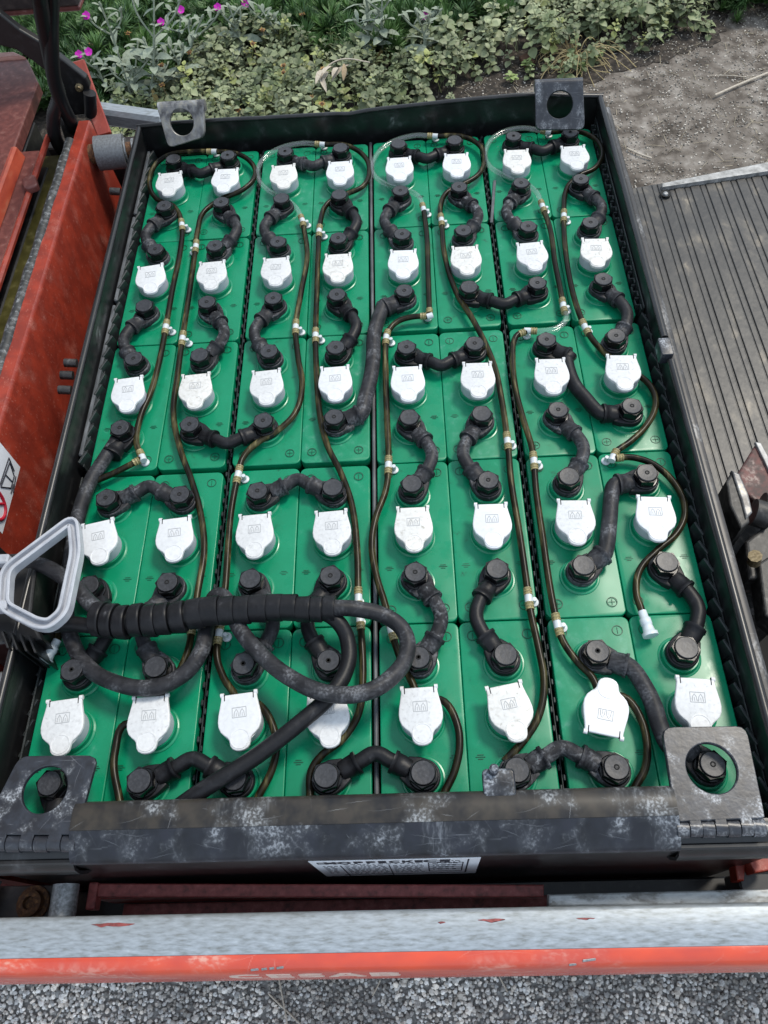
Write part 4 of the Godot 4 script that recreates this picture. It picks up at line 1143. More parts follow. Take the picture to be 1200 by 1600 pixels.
# ------------------------------------------------------------------ packing strips between tray and cells
func make_padding() -> void:
	# right, far half: a crenellated strip stood on edge
	var t := thing("packing_strip", p(342, -60, -300), "black toothed packing strip at the far right of the tray", "packing strip", "black packing strips round the cells")
	var st := new_st()
	wall_piece(st, 343.6, -505, 345.4, -106, -120, 12)
	wpart("web", done(st), M.padding, t)
	var z := -496.0
	var k := 0
	while z < -112:
		st = new_st()
		wall_piece(st, 337.4, z, 343.4, z + 2.2, -110, 6)
		if k % 2 == 0: wall_piece(st, 341.4, z + 2.3, 343.5, z + 11.5, -110, 8)
		else: wall_piece(st, 337.2, z + 2.3, 339.2, z + 11.5, -110, 4)
		wpart("tooth", done(st), M.padding, t)
		z += 11.8
		k += 1
	# right, near half: leaning blades
	t = thing("packing_strip", p(342, -60, 200), "black packing strip of leaning blades along the right near half", "packing strip", "black packing strips round the cells")
	st = new_st()
	wall_piece(st, 344.2, -98, 345.6, 505, -120, 8)
	wpart("web", done(st), M.padding, t)
	z = -92.0
	while z < 496:
		st = new_st()
		obox(st, Transform3D(Basis.from_euler(Vector3(0.10, 0.42 + rng.randf_range(-0.06, 0.06), -0.05)), p(340.8, -16 + rng.randf_range(-2, 2), z)), Vector3(0.0030, 0.052, 0.0165), 0.0008)
		wpart("blade", done(st), M.padding, t)
		z += 21.6
	# left: blades behind a flat bar in three lengths
	t = thing("packing_strip", p(-344, -60, -200), "black packing strip of blades and flat bars along the left wall", "packing strip", "black packing strips round the cells")
	for seg in [[-500, -352], [-346, -176], [-168, 78]]:
		st = new_st()
		wall_piece(st, -349.5, seg[0], -344.5, seg[1], -100, 9)
		wpart("bar", done(st), M.padding_bar, t)
	z = -494.0
	while z < 88:
		st = new_st()
		obox(st, Transform3D(Basis.from_euler(Vector3(0.10, -0.42 + rng.randf_range(-0.07, 0.07), 0.05)), p(-340.8, -17 + rng.randf_range(-2, 2), z)), Vector3(0.0032, 0.052, 0.0165), 0.0008)
		wpart("blade", done(st), M.padding, t)
		z += 20.5
	st = new_st()
	wall_piece(st, -344.2, -500, -342.8, 90, -110, 2)
	wpart("web", done(st), M.padding, t)
	z = 125.0
	t = thing("packing_strip", p(-344, -60, 320), "black packing strip in shade at the left near corner", "packing strip", "black packing strips round the cells")
	st = new_st()
	wall_piece(st, -346.5, 100, -344.5, 505, -120, -4)
	wpart("web", done(st), M.padding, t)
	while z < 500:
		st = new_st()
		obox(st, Transform3D(Basis.from_euler(Vector3(0.18, -0.5, 0.12)), p(-341.0, -36, z)), Vector3(0.0024, 0.058, 0.0175), 0.0006)
		wpart("blade", done(st), M.padding, t)
		z += 20.5
	# between the pairs of columns
	for g in [[-170.2, "left of the middle", -500, 505, 1], [0.0, "down the middle", -500, 505, 0], [170.2, "right of the middle", -500, 505, 1]]:
		t = thing("spacer_strip", p(g[0], -40, 0), "narrow black spacer strip between the cells, %s" % g[1], "spacer strip", "black spacer strips between cell columns")
		st = new_st()
		if g[4] == 1:
			wall_piece(st, g[0] - 0.6, g[2], g[0] + 0.6, g[3], -60, -5)
			wpart("web", done(st), M.padding, t)
			st = new_st()
			z = g[2]
			k = 0
			while z < g[3] - 8:
				var s := 1.0 if k % 2 == 0 else -1.0
				wall_piece(st, g[0] + s * 0.8, z, g[0] + s * 3.2, z + 6.0, -50, -3)
				z += 9.0
				k += 1
			tag(wpart("tooth_row", done(st), M.padding, t), "", "", "", "stuff")
		else:
			tube(st, PackedVector3Array([p(g[0] - 0.4, -4, g[2]), p(g[0] + 0.5, -5, 0), p(g[0], -3, g[3])]), 0.0023, 10)
			wpart("rod", done(st), M.padding_bar, t)
	t = thing("plastic_strip", Vector3(0.1817, 0.9020, -0.3838), "thin dark plastic strip lying in the far right gap", "plastic strip")
	st = new_st()
	var sa: Vector3 = Vector3(0.1817, 0.9020, -0.3838)
	var sb: Vector3 = Vector3(0.1693, 0.9020, -0.2928)
	obox(st, Transform3D(Basis.looking_at((sb - sa).normalized()), (sa + sb) / 2), Vector3(0.0042, 0.002, sa.distance_to(sb)), 0.0005)
	wpart("strip", done(st), M.padding_bar, t)

# ------------------------------------------------------------------ the truck round the battery
func make_truck() -> void:
	var t := thing("forklift_truck", p(0, -900, 0), "red forklift truck body round the open battery bay", "forklift truck")
	var st := new_st()
	# near side: galvanised sill with a rounded red edge
	st = new_st()
	extrude_x(st, [[560, -70], [560, -34], [561.5, -31], [564, -30], [590, -30], [592.4, -31]], -900, 900, 3)
	wpart("galvanised_sill", done(st), M.galvanised, t)
	st = new_st()
	extrude_x(st, [[592.7, -31.4], [596, -31], [600, -32], [603.5, -34.5], [606, -38], [607.5, -42], [612.0, -88], [613, -110], [612, -300]], -900, 900, 3)
	wpart("red_sill_edge", done(st), M.orange, t)
	var font := SystemFont.new()
	font.font_names = PackedStringArray(["Droid Sans"])
	font.font_weight = 700
	var tm := TextMesh.new()
	tm.text = "CESAB"
	tm.font = font
	tm.font_size = 48
	tm.pixel_size = 0.00083
	tm.depth = 0.0006
	var o := part("lettering", tm, M.white_paint, t)
	var slope := Vector3(0, -46, 4.5).normalized()
	o.transform = t.transform.affine_inverse() * Transform3D(Basis(Vector3.RIGHT * 1.32, -slope * 0.9, Vector3.RIGHT.cross(-slope).normalized()), p(-60.5, -57, 609.3))
	st = new_st()
	for a in [[-109.9, -34.9, 604.0, 10, 3], [-101.5, -34.5, 603.7, 7, 3], [-94.8, -34.1, 603.3, 6, 3], [-87.5, -33.8, 602.9, 9, 3], [177.8, -32.5, 601.1, 16, 3], [163.9, -35.2, 604.2, 9, 3]]:
		obox(st, Transform3D(Basis.from_euler(Vector3(0.62, 0.1, 0)), p(a[0], a[1], a[2])), Vector3(a[3] * 0.0007, 0.0008, a[4] * 0.0007), 0.0003)
	tag(wpart("chipped_paint", done(st), M.steel, t), "", "", "", "stuff")
	# red beam below the near wall of the tray
	st = new_st()
	slab(st, [[-296.4, 527.1], [155.0, 537.2], [153.7, 548.3], [-294.0, 539.8]], -100, 10)
	box(st, p(-295.3, -170, 536), p(150, -110.3, 541), 0.001)
	wpart("red_beam", done(st), M.red_dark, t)
	st = new_st()
	box(st, p(-295.3, -112, 526.6), p(-295.3 + 9, -96, 551), 0.001)
	box(st, p(-295.3 + 10, -240, 541.5), p(330, -172, 556), 0.001)
	wpart("beam_end", done(st), M.red_dark, t)
	st = new_st()
	slab(st, [[153.4, 548.2], [368.4, 547.6], [364.9, 560.5], [152.1, 558.7]], -62, 12, 2.0)
	wpart("galvanised_bar", done(st), M.galvanised_dirty, t)
	# corner bracket with a rusty bolt and a grey tube stub
	st = new_st()
	slab(st, [[-480, 527], [-330, 527], [-330, 558], [-480, 558]], -108, 8)
	wpart("corner_bracket", done(st), M.brown, t)
	st = new_st()
	lathe(st, [[0.0165, 0.0], [0.0165, 0.003], [0.0120, 0.0034], [0.0118, 0.011], [0.0090, 0.012], [0.0062, 0.0118], [0.0060, 0.006], [0.0001, 0.006]], 24, Vector3(-0.3536, 0.7920, 0.5439))
	wpart("rusty_bolt", done(st), M.rust, t)
	st = new_st()
	tube(st, PackedVector3Array([Vector3(-0.3078, 0.8250, 0.5599), Vector3(-0.3087, 0.8250, 0.5300)]), 0.0125, 22)
	wpart("tube_stub", done(st), M.steel, t)
	st = new_st()
	slab(st, [[-480, 500], [-384, 524], [-392, 556], [-480, 556]], -88, 6)
	wpart("bracket_plate", done(st), M.padding_bar, t)
	# red brackets seen below the near right corner
	st = new_st()
	slab(st, [[344.6, 519.5], [356.4, 516.8], [349.6, 536.7], [343.0, 536.5]], -112, 20, 1.5)
	wpart("red_bracket", done(st), M.red, t)
	st = new_st()
	slab(st, [[352.9, 521.3], [381.5, 514.0], [377.5, 528.6], [355.8, 531.5]], -96, 24, 1.5)
	wpart("red_bracket", done(st), M.red, t)
	st = new_st()
	box(st, p(352.5, -180, 527.5), p(900, -135, 560), 0.002)
	box(st, p(-420, -330, 526), p(900, -190, 556), 0.002)
	wpart("side_skirt", done(st), M.black, t)
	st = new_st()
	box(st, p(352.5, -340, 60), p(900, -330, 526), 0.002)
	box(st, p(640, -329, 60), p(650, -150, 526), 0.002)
	wpart("well_floor", done(st), M.hole, t)  # near-black colour paints in the darkness at the bottom of the well
	for a in [[-239.4, 567.2, 20, 2.6], [97.6, 569.5, 12, 1.8], [178.9, 569.9, 8, 1.0], [54.0, 570.7, 3, 1.2]]:
		st = new_st()
		var scuff := PackedVector2Array()
		for k in 22:
			var an := TAU * (k + 0.5) / 22.0
			var dep: float = (1.0 - cos(an) * cos(an)) * a[3] * (rng.randf_range(0.3, 1.3) if sin(an) > 0 else rng.randf_range(0.1, 0.5))
			scuff.append(Vector2(a[0] + cos(an) * a[2] + rng.randf_range(-0.6, 0.6), a[1] + signf(sin(an)) * (dep + 0.1)) * 0.001)
		prism(st, scuff, TOP - 0.0301, TOP - 0.0297, 0.0, Transform3D.IDENTITY, false)
		wpart("paint_scuff", done(st), M.red_dark, t)
	# left: red cross member beside the tray, seal, slot and hood
	st = new_st()
	var beam := [[-446, 50], [-430.5, 50], [-428.5, 48], [-428, 44], [-425, -30], [-418, -140], [-418, -330]]
	var pr := []
	for b in beam: pr.append(b)
	var steps := 20
	var thick := 5.0
	for s in steps:
		var za := lerpf(-524, 515, float(s) / steps)
		var zb := lerpf(-524, 515, float(s + 1) / steps)
		for i in pr.size() - 1:
			st.set_smooth_group(1 if i in [1, 2] else 5 + i)
			quad(st, p(pr[i][0], pr[i][1], za), p(pr[i + 1][0], pr[i + 1][1], za), p(pr[i + 1][0], pr[i + 1][1], zb), p(pr[i][0], pr[i][1], zb))
	st.set_smooth_group(-1)
	quad(st, p(-446, 50, -524), p(-446, -330, -524), p(-418, -330, -524), p(-428, 48, -524))
	quad(st, p(-446, 50, -524), p(-446, 50, 515), p(-446, -330, 515), p(-446, -330, -524))
	quad(st, p(-446, 50, 515), p(-428, 48, 515), p(-418, -330, 515), p(-446, -330, 515))
	wpart("red_cross_member", done(st), M.red, t)
	st = new_st()
	var seal := []
	for k in 40:
		var f := k / 39.0
		seal.append(p(-452 + rng.randf_range(-1, 1), 46 + rng.randf_range(-1.2, 1.2), lerpf(-478, 515, f)))
	tube(st, PackedVector3Array(seal), 0.0075, 12)
	wpart("rubber_seal", done(st), M.seal, t)
	st = new_st()
	box(st, p(-512, -40, -500), p(-447, 12, 515), 0.001)
	wpart("slot_floor", done(st), M.olive, t)
	st = new_st()
	box(st, p(-1000, -200, -560), p(-531, 33, 515), 0.002)
	box(st, p(-530.5, -40, -470), p(-499, 14, 515), 0.002)
	wpart("channel_bed", done(st), M.black, t)
	st = new_st()
	box(st, p(-498, 36, -505), p(-490, 46, 515), 0.003)
	wpart("slot_lip", done(st), M.red, t)
	st = new_st()
	box(st, p(-533.1, 34, -470), p(-498.5, 42, 515), 0.002)
	wpart("red_channel", done(st), M.red_dull, t)
	st = new_st()
	prism(st, rrect(0.020, 0.030, 0.006, 3), TOP + 0.0422, TOP + 0.052, 0.003, Transform3D(Basis(Vector3.UP, 0.4), Vector3(-0.4921, 0, -0.3823)))
	wpart("channel_boss", done(st), M.red_dull, t)
	st = new_st()
	st.set_smooth_group(-1)
	obox(st, Transform3D(Basis(Vector3(0, 0, 1), 0.3), p(-528.1 + 3, 50, 30)), Vector3(0.011, 0.023, 0.97), 0.003)
	wpart("hood_edge", done(st), M.orange_dull, t)
	st = new_st()
	slab(st, [[-528.1 - 0.5, -624.4], [-528.1 - 0.5, 515], [-960, 515], [-960, -624.4 - 70], [-528.1 - 34, -624.4 - 70]], 58, 18, 3.0)
	wpart("hood_top", done(st), M.red_dull, t)
	st = new_st()
	slab(st, [[-528.1 - 36, -624.4 - 71], [-528.1 - 60, -624.4 - 90], [-960, -624.4 - 90], [-960, -624.4 - 71]], 62, 20, 4.0)
	wpart("hood_far_lip", done(st), M.red_pale, t)
	# dark well where the hoses go down
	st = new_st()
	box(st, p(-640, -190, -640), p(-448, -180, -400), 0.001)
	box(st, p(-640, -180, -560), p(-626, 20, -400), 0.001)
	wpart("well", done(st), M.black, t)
	# upright red plate at the far left corner, black arm in front of it
	st = new_st()
	var u0: Vector3 = Vector3(-0.4722, 0.9600, -0.6700)
	var u1: Vector3 = Vector3(-0.4369, 0.8900, -0.5750)
	obox(st, Transform3D(Basis.looking_at((u1 - u0).normalized(), Vector3.UP), (u0 + u1) / 2), Vector3(0.024, 0.012, u0.distance_to(u1)), 0.002)
	wpart("side_plate", done(st), M.red, t)
	st = new_st()
	var arm := PackedVector2Array()
	for a in [[-557.7, 190.6], [-530.4, 169.6], [-512.6, 146.8], [-491.6, 128.7], [-465.7, 97.3], [-443.0, 68.8], [-442.1, 55.4], [-465.0, 8.9], [-493.0, 8.7], [-489.0, 43.1], [-495.1, 76.5], [-514.6, 100.7], [-531.3, 118.3], [-586.2, 137.3]]: arm.append(Vector2(a[0], a[1]) * 0.001)
	prism(st, arm, 0.0, 0.012, 0.003, Transform3D(Basis(Vector3(1, 0, 0), Vector3(0, 0, 1), Vector3(0, 1, 0)), Vector3(0, TOP, -0.618)), false)
	wpart("hood_arm", done(st), M.black, t)
	st = new_st()
	var ab: Vector3 = Vector3(-0.4583, 0.9561, -0.6060)
	tube(st, PackedVector3Array([ab, ab + Vector3(0, 0, 0.004), ab + Vector3(0, 0, 0.0042), ab + Vector3(0, 0, 0.008)]), 0.006, 14, true, PackedFloat32Array([0.006, 0.006, 0.0042, 0.004]))
	wpart("arm_bolt", done(st), M.brass, t)
	st = new_st()
	tube(st, PackedVector3Array([Vector3(-0.4437, 0.9487, -0.6000), Vector3(-0.4562, 0.9121, -0.6000)]), 0.010, 14)
	wpart("rubber_buffer", done(st), M.rubber, t)
	# underside of the raised hood
	st = new_st()
	box(st, p(-1050, 132, -760), p(-442.2, 420, -690), 0.004)
	obox(st, Transform3D(Basis(Vector3(0, 0, 1), 0.14), p(-735, 800, -10)), Vector3(0.05, 1.1, 1.34), 0.01)  # unseen leaning panel of the hood, set to darken the left cells
	wpart("raised_hood", done(st), M.brown, t)
	st = new_st()
	box(st, p(-1050, 124, -757), p(-442.2 - 2, 131.6, -693), 0.002)
	wpart("hood_trim", done(st), M.red_dull, t)
	# hinge bush with rusty pin
	st = new_st()
	tube(st, PackedVector3Array([Vector3(-0.4186, 0.9250, -0.4769), Vector3(-0.3767, 0.9220, -0.4831)]), 0.0245, 32)
	wpart("hinge_bush", done(st), M.zinc, t)
	st = new_st()
	var ca: Vector3 = Vector3(-0.4186, 0.9250, -0.4769)
	var cb: Vector3 = Vector3(-0.3767, 0.9220, -0.4831)
	var cd := (cb - ca).normalized()
	tube(st, PackedVector3Array([ca - cd * 0.012, ca + cd * 0.001]), 0.014, 18)
	tube(st, PackedVector3Array([cb - cd * 0.001, cb + cd * 0.012]), 0.0125, 18)
	wpart("hinge_pin", done(st), M.rust, t)
	st = new_st()
	tube(st, PackedVector3Array([cb + cd * 0.0121, cb + cd * 0.016]), 0.017, 20)
	tube(st, PackedVector3Array([cb + cd * 0.0005, cb + cd * 0.003]), 0.0185, 20)
	wpart("washer", done(st), M.steel, t)
	# black corrugated conduits
	for path in [[[-374.3, 300.0, -411.7], [-393.2, 260.0, -439.1], [-418.3, 200.0, -468.6], [-437.9, 140.0, -485.6], [-444.4, 110.0, -489.9], [-466.0, 80.0, -493.4], [-482.2, 45.0, -501.7], [-494.9, 0.0, -527.8]], [[-367.7, 290.0, -432.6], [-387.1, 250.0, -458.9], [-411.2, 200.0, -467.7], [-433.8, 145.0, -476.5], [-445.1, 100.0, -490.6], [-455.6, 60.0, -515.8], [-471.4, 20.0, -546.7]]]:
		var pts := []
		for a in path: pts.append(q(a))
		var line := spline(pts, 0.0028)
		var rad := PackedFloat32Array()
		for i in line.size(): rad.append(0.0100 if i % 2 == 0 else 0.0080)
		st = new_st()
		tube(st, line, 0.012, 16, true, rad)
		wpart("corrugated_conduit", done(st), M.conduit, t)
	for path in [[[-478.3, 70.0, -560.1], [-473.1, 40.0, -541.0], [-478.6, 10.0, -546.0]]]:
		var pts := []
		for a in path: pts.append(q(a))
		st = new_st()
		tube(st, spline(pts, 0.006), 0.011, 12)
		wpart("rubber_boot", done(st), M.grease, t)
	# far side rail
	st = new_st()
	obox(st, Transform3D(Basis.looking_at((Vector3(-0.3410, 0.8800, -0.6163) - Vector3(-0.4710, 0.8800, -0.6599)).normalized()), (Vector3(-0.4710, 0.8800, -0.6599) + Vector3(-0.3410, 0.8800, -0.6163)) / 2), Vector3(0.030, 0.03, Vector3(-0.4710, 0.8800, -0.6599).distance_to(Vector3(-0.3410, 0.8800, -0.6163))), 0.006)
	wpart("far_rail", done(st), M.galvanised, t)
	st = new_st()
	box(st, p(-640, -400, -600), p(352, -28, -580), 0.002)
	wpart("far_panel", done(st), M.brown, t)
	# cab floor under the rubber mat, with its bright edge strip
	st = new_st()
	slab(st, [[366, -600], [1100, -712], [1100, 70], [366, 70]], -206.5, 14, 1.0)
	wpart("cab_floor", done(st), M.black, t)
	st = new_st()
	slab(st, [[513.1, -598.9], [776.7, -633.6], [785.5, -664.2], [515.2, -609.4]], -193, 22, 1.0)
	wpart("edge_strip", done(st), M.steel_bright, t)
	# pedals and brackets by the near right corner
	st = new_st()
	var ped := PackedVector2Array()
	for a in [[496.7, 17.5], [523.7, 88.6], [513.4, 125.7], [477.4, 114.5], [462.7, 94.9], [459.4, 65.7]]: ped.append(Vector2(a[0], a[1]) * 0.001)
	prism(st, ped, TOP - 0.135, TOP - 0.118, 0.003, Transform3D.IDENTITY, false)
	wpart("red_plate", done(st), M.rust_red, t)
	st = new_st()
	slab(st, [[492.2, 20.1], [498.9, 22.6], [506.1, 66.0], [498.5, 70.5]], -114, 5, 1.0)
	wpart("bright_edge", done(st), M.steel_bright, t)
	st = new_st()
	slab(st, [[427.7, 96.2], [437.9, 82.7], [446.5, 132.1], [442.4, 154.1], [429.8, 163.1], [424.1, 130.9]], -86, 70, 3.0)
	wpart("pedal_arm", done(st), M.grease, t)
	st = new_st()
	slab(st, [[437.1, 81.8], [445.7, 87.9], [449.0, 117.8], [447.3, 142.8], [437.7, 151.2], [438.3, 124.4]], -83, 8, 2.0)
	wpart("pedal_arm_edge", done(st), M.lug_worn, t)
	for a in [Vector3(0.4579, 0.7950, 0.1305), Vector3(0.4734, 0.7900, 0.1191)]:
		st = new_st()
		bar(st, a, a + Vector3(0.018, -0.002, 0.006), 0.017, 20)
		wpart("pivot_disc", done(st), M.grease, t)
	st = new_st()
	slab(st, [[443.0, 166.1], [489.9, 132.6], [478.8, 214.8], [434.0, 217.0]], -112, 60, 4.0)
	wpart("lower_bracket", done(st), M.grease, t)
	st = new_st()
	box(st, p(432, -329, 95), p(500, -160, 240), 0.006)
	wpart("pedal_post", done(st), M.grease, t)
	st = new_st()
	slab(st, [[446.5, 200.5], [486.2, 176.8], [460.2, 296.8], [437.1, 265.1]], -104, 30, 3.0)
	wpart("lower_bracket", done(st), M.grease, t)
	st = new_st()
	var bb: Vector3 = Vector3(0.4399, 0.8000, 0.2006)
	tube(st, PackedVector3Array([bb, bb + Vector3(-0.004, 0.016, 0.0)]), 0.008, 8)
	wpart("brass_bolt", done(st), M.brass, t)
	st = new_st()
	box(st, p(372, -520, 60), p(900, -500, 560), 0.001)
	box(st, p(371, -500, 40), p(560, -230, 56), 0.001)
	wpart("foot_well", done(st), M.black, t)
	st = new_st()
	slab(st, [[432.7, 99.0], [454.3, 75.8], [454.3, 109.7], [430.3, 136.6]], -140, 30, 1.0)
	wpart("red_plate", done(st), M.red_dark, t)
	# body under it all, out of the light
	st = new_st()
	box(st, p(-1000, -800, -575), p(-380, -340, 610), 0.01)
	box(st, p(-380, -800, -575), p(900, -640, 610), 0.01)
	wpart("chassis", done(st), M.red_dark, t)
	# warning sticker on the red cross member
	var at: Vector3 = Vector3(-0.4262, 0.8937, 0.1718)
	var sx: Vector3 = Vector3(0.0000, -0.0642, 0.0010)
	var sy: Vector3 = Vector3(0.0000, 0.0003, -0.0912)
	var nrm := sx.cross(sy).normalized()
	if nrm.x < 0: nrm = -nrm
	var xf := Transform3D(Basis(sx, sy, nrm), at + nrm * 0.0006)
	st = new_st()
	var sq := PackedVector2Array([Vector2(-1.4, 0), Vector2(0, 0), Vector2(0, 1), Vector2(-1.4, 1)])
	quad(st, xf * Vector3(-1.4, 0, 0), xf * Vector3(0, 0, 0), xf * Vector3(0, 1, 0), xf * Vector3(-1.4, 1, 0))
	var stk := part("warning_sticker", null, null, t)
	tag(stk, "white warning sticker with pictogram and red prohibition ring")
	stk.mesh = done(st)
	stk.material_override = M.paper
	stk.transform = t.transform.affine_inverse()
	st = new_st()
	var up_n := nrm * 0.0005
	for l in [[-0.42, 0.10, -0.12, 0.22], [-0.12, 0.22, -0.12, 0.40], [-0.12, 0.40, -0.36, 0.50], [-0.36, 0.50, -0.42, 0.10], [-0.38, 0.30, -0.12, 0.31], [-0.46, 0.12, -0.42, 0.54], [-0.42, 0.54, -0.16, 0.46], [-0.08, 0.16, -0.07, 0.30], [-0.02, 0.2, -0.07, 0.42]]:
		tube(st, PackedVector3Array([xf * Vector3(l[0], l[1] + 0.40, 0) + up_n, xf * Vector3(l[2], l[3] + 0.40, 0) + up_n]), 0.0008, 6)
	part("pictogram", done(st), M.ink, stk)
	st = new_st()
	var cir := PackedVector3Array()
	for k in 33: cir.append(xf * Vector3(-0.45 + cos(TAU * k / 32) * 0.36, 0.24 + sin(TAU * k / 32) * 0.17, 0) + up_n)
	tube(st, cir, 0.0022, 6, false)
	tube(st, PackedVector3Array([xf * Vector3(-0.7, 0.13, 0) + up_n, xf * Vector3(-0.2, 0.35, 0) + up_n]), 0.0018, 6)
	part("prohibition_ring", done(st), M.sign_red, stk)

func make_floor_mat() -> void:
	var t := thing("rubber_floor_mat", p(560, -206, -280), "black ribbed rubber mat on the cab floor, dusted with dry mud", "floor mat")
	var st := new_st()
	slab(st, [[366, -596], [1095, -716], [1095, 66], [368, 66]], -202, 4, 1.0)
	wpart("backing", done(st), M.mat, t)
	# ribs follow the lean of the mat's edge
	var x := 368.0
	while x < 1080:
		for w in [[0.0, 16.6, 2.0], [18.1, 8.5, 1.3]]:
			var xa: float = x + w[0]
			var xb: float = xa + w[1]
			if xb > 1090: continue
			var far_z := -610.0 - (xa - 466) * 0.168
			var near_z := 64.0
			st = new_st()
			slab(st, [[xa, far_z], [xb, far_z - w[1] * 0.168], [xb + 3, near_z], [xa + 3, near_z]], -202 + w[2], w[2] - 0.1, 1.2)
			wpart("rib", done(st), M.mat, t)
		x += 28.2
	var s := Vector3(0.5169, 0.7031, -0.5842)
	st = new_st()
	lathe(st, [[0.0098, 0.0], [0.0098, 0.0012], [0.0086, 0.0014], [0.0001, 0.0006]], 20, s)
	wpart("screw_hole", done(st), M.hole, t)
	st = new_st()
	lathe(st, [[0.0052, 0.0012], [0.0040, 0.0036], [0.0001, 0.0040]], 14, s + Vector3(-0.001, 0, 0.002))
	wpart("screw", done(st), M.steel, t)

# ------------------------------------------------------------------ ground, plants and litter
func leaf_into(st: SurfaceTool, xf: Transform3D, len_: float, wid: float, fold := 0.25, droop := 0.25, shape := 0) -> void:
	# a blade lying along +z from its stalk, folded on the midrib, its tip drooping
	var prof := [[0.0, 0.10], [0.2, 0.72], [0.45, 1.0], [0.7, 0.78], [0.88, 0.42], [1.0, 0.04]]
	if shape == 1: prof = [[0.0, 0.16], [0.25, 0.52], [0.55, 0.95], [0.78, 0.82], [0.93, 0.4], [1.0, 0.03]]
	var rows := []
	for f in prof:
		var z: float = f[0] * len_
		var y: float = -droop * len_ * f[0] * f[0]
		var w: float = f[1] * wid / 2
		rows.append([xf * Vector3(-w, y + w * fold, z), xf * Vector3(0, y, z), xf * Vector3(w, y + w * fold, z)])
	st.set_smooth_group(3)
	for i in rows.size() - 1:
		for k in 2:
			quad(st, rows[i][k], rows[i + 1][k], rows[i + 1][k + 1], rows[i][k + 1])

func inside(poly: PackedVector2Array, v: Vector2) -> bool:
	return Geometry2D.is_point_in_polygon(v, poly)

func scatter(called: String, mesh: Mesh, m: Material, xfs: Array, cols: Array, label: String, category: String) -> void:
	var mm := MultiMesh.new()
	mm.transform_format = MultiMesh.TRANSFORM_3D
	mm.use_colors = true
	mm.mesh = mesh
	mm.instance_count = xfs.size()
	for i in xfs.size():
		mm.set_instance_transform(i, xfs[i])
		mm.set_instance_color(i, cols[i])
	var o := MultiMeshInstance3D.new()
	o.multimesh = mm
	o.material_override = m
	o.name = numbered(called)
	add_child(o, true)
	tag(o, label, category, "", "stuff")

func poly_mm(a: Array) -> PackedVector2Array:
	var out := PackedVector2Array()
	for v in a: out.append(Vector2(v[0], v[1]) * 0.001)
	return out

func sheet(called: String, poly: PackedVector2Array, y: float, m: Material) -> void:
	var st := new_st()
	prism(st, poly, y - 0.05, y, 0.0, Transform3D.IDENTITY, false)
	tag(part(called, done(st), m, self), "", "", "", "structure")

func stone_mesh(seed_: int) -> ArrayMesh:
	var r2 := RandomNumberGenerator.new()
	r2.seed = seed_
	var st := new_st()
	var rings := 4
	var segs := 7
	var pts := []
	for i in rings + 1:
		var row := []
		for k in segs:
			var th := PI * i / rings
			var ph := TAU * k / segs
			var rr := 1.0 + r2.randf_range(-0.24, 0.24)
			row.append(Vector3(sin(th) * cos(ph), cos(th) * 0.62, sin(th) * sin(ph)) * rr)
		pts.append(row)
	st.set_smooth_group(-1)
	for i in rings:
		for k in segs:
			var k2 := (k + 1) % segs
			if i == 0: tri(st, pts[0][0], pts[1][k2], pts[1][k])
			elif i == rings - 1: tri(st, pts[i][k], pts[i][k2], pts[rings][0])
			else: quad(st, pts[i][k], pts[i][k2], pts[i + 1][k2], pts[i + 1][k])
	return done(st)

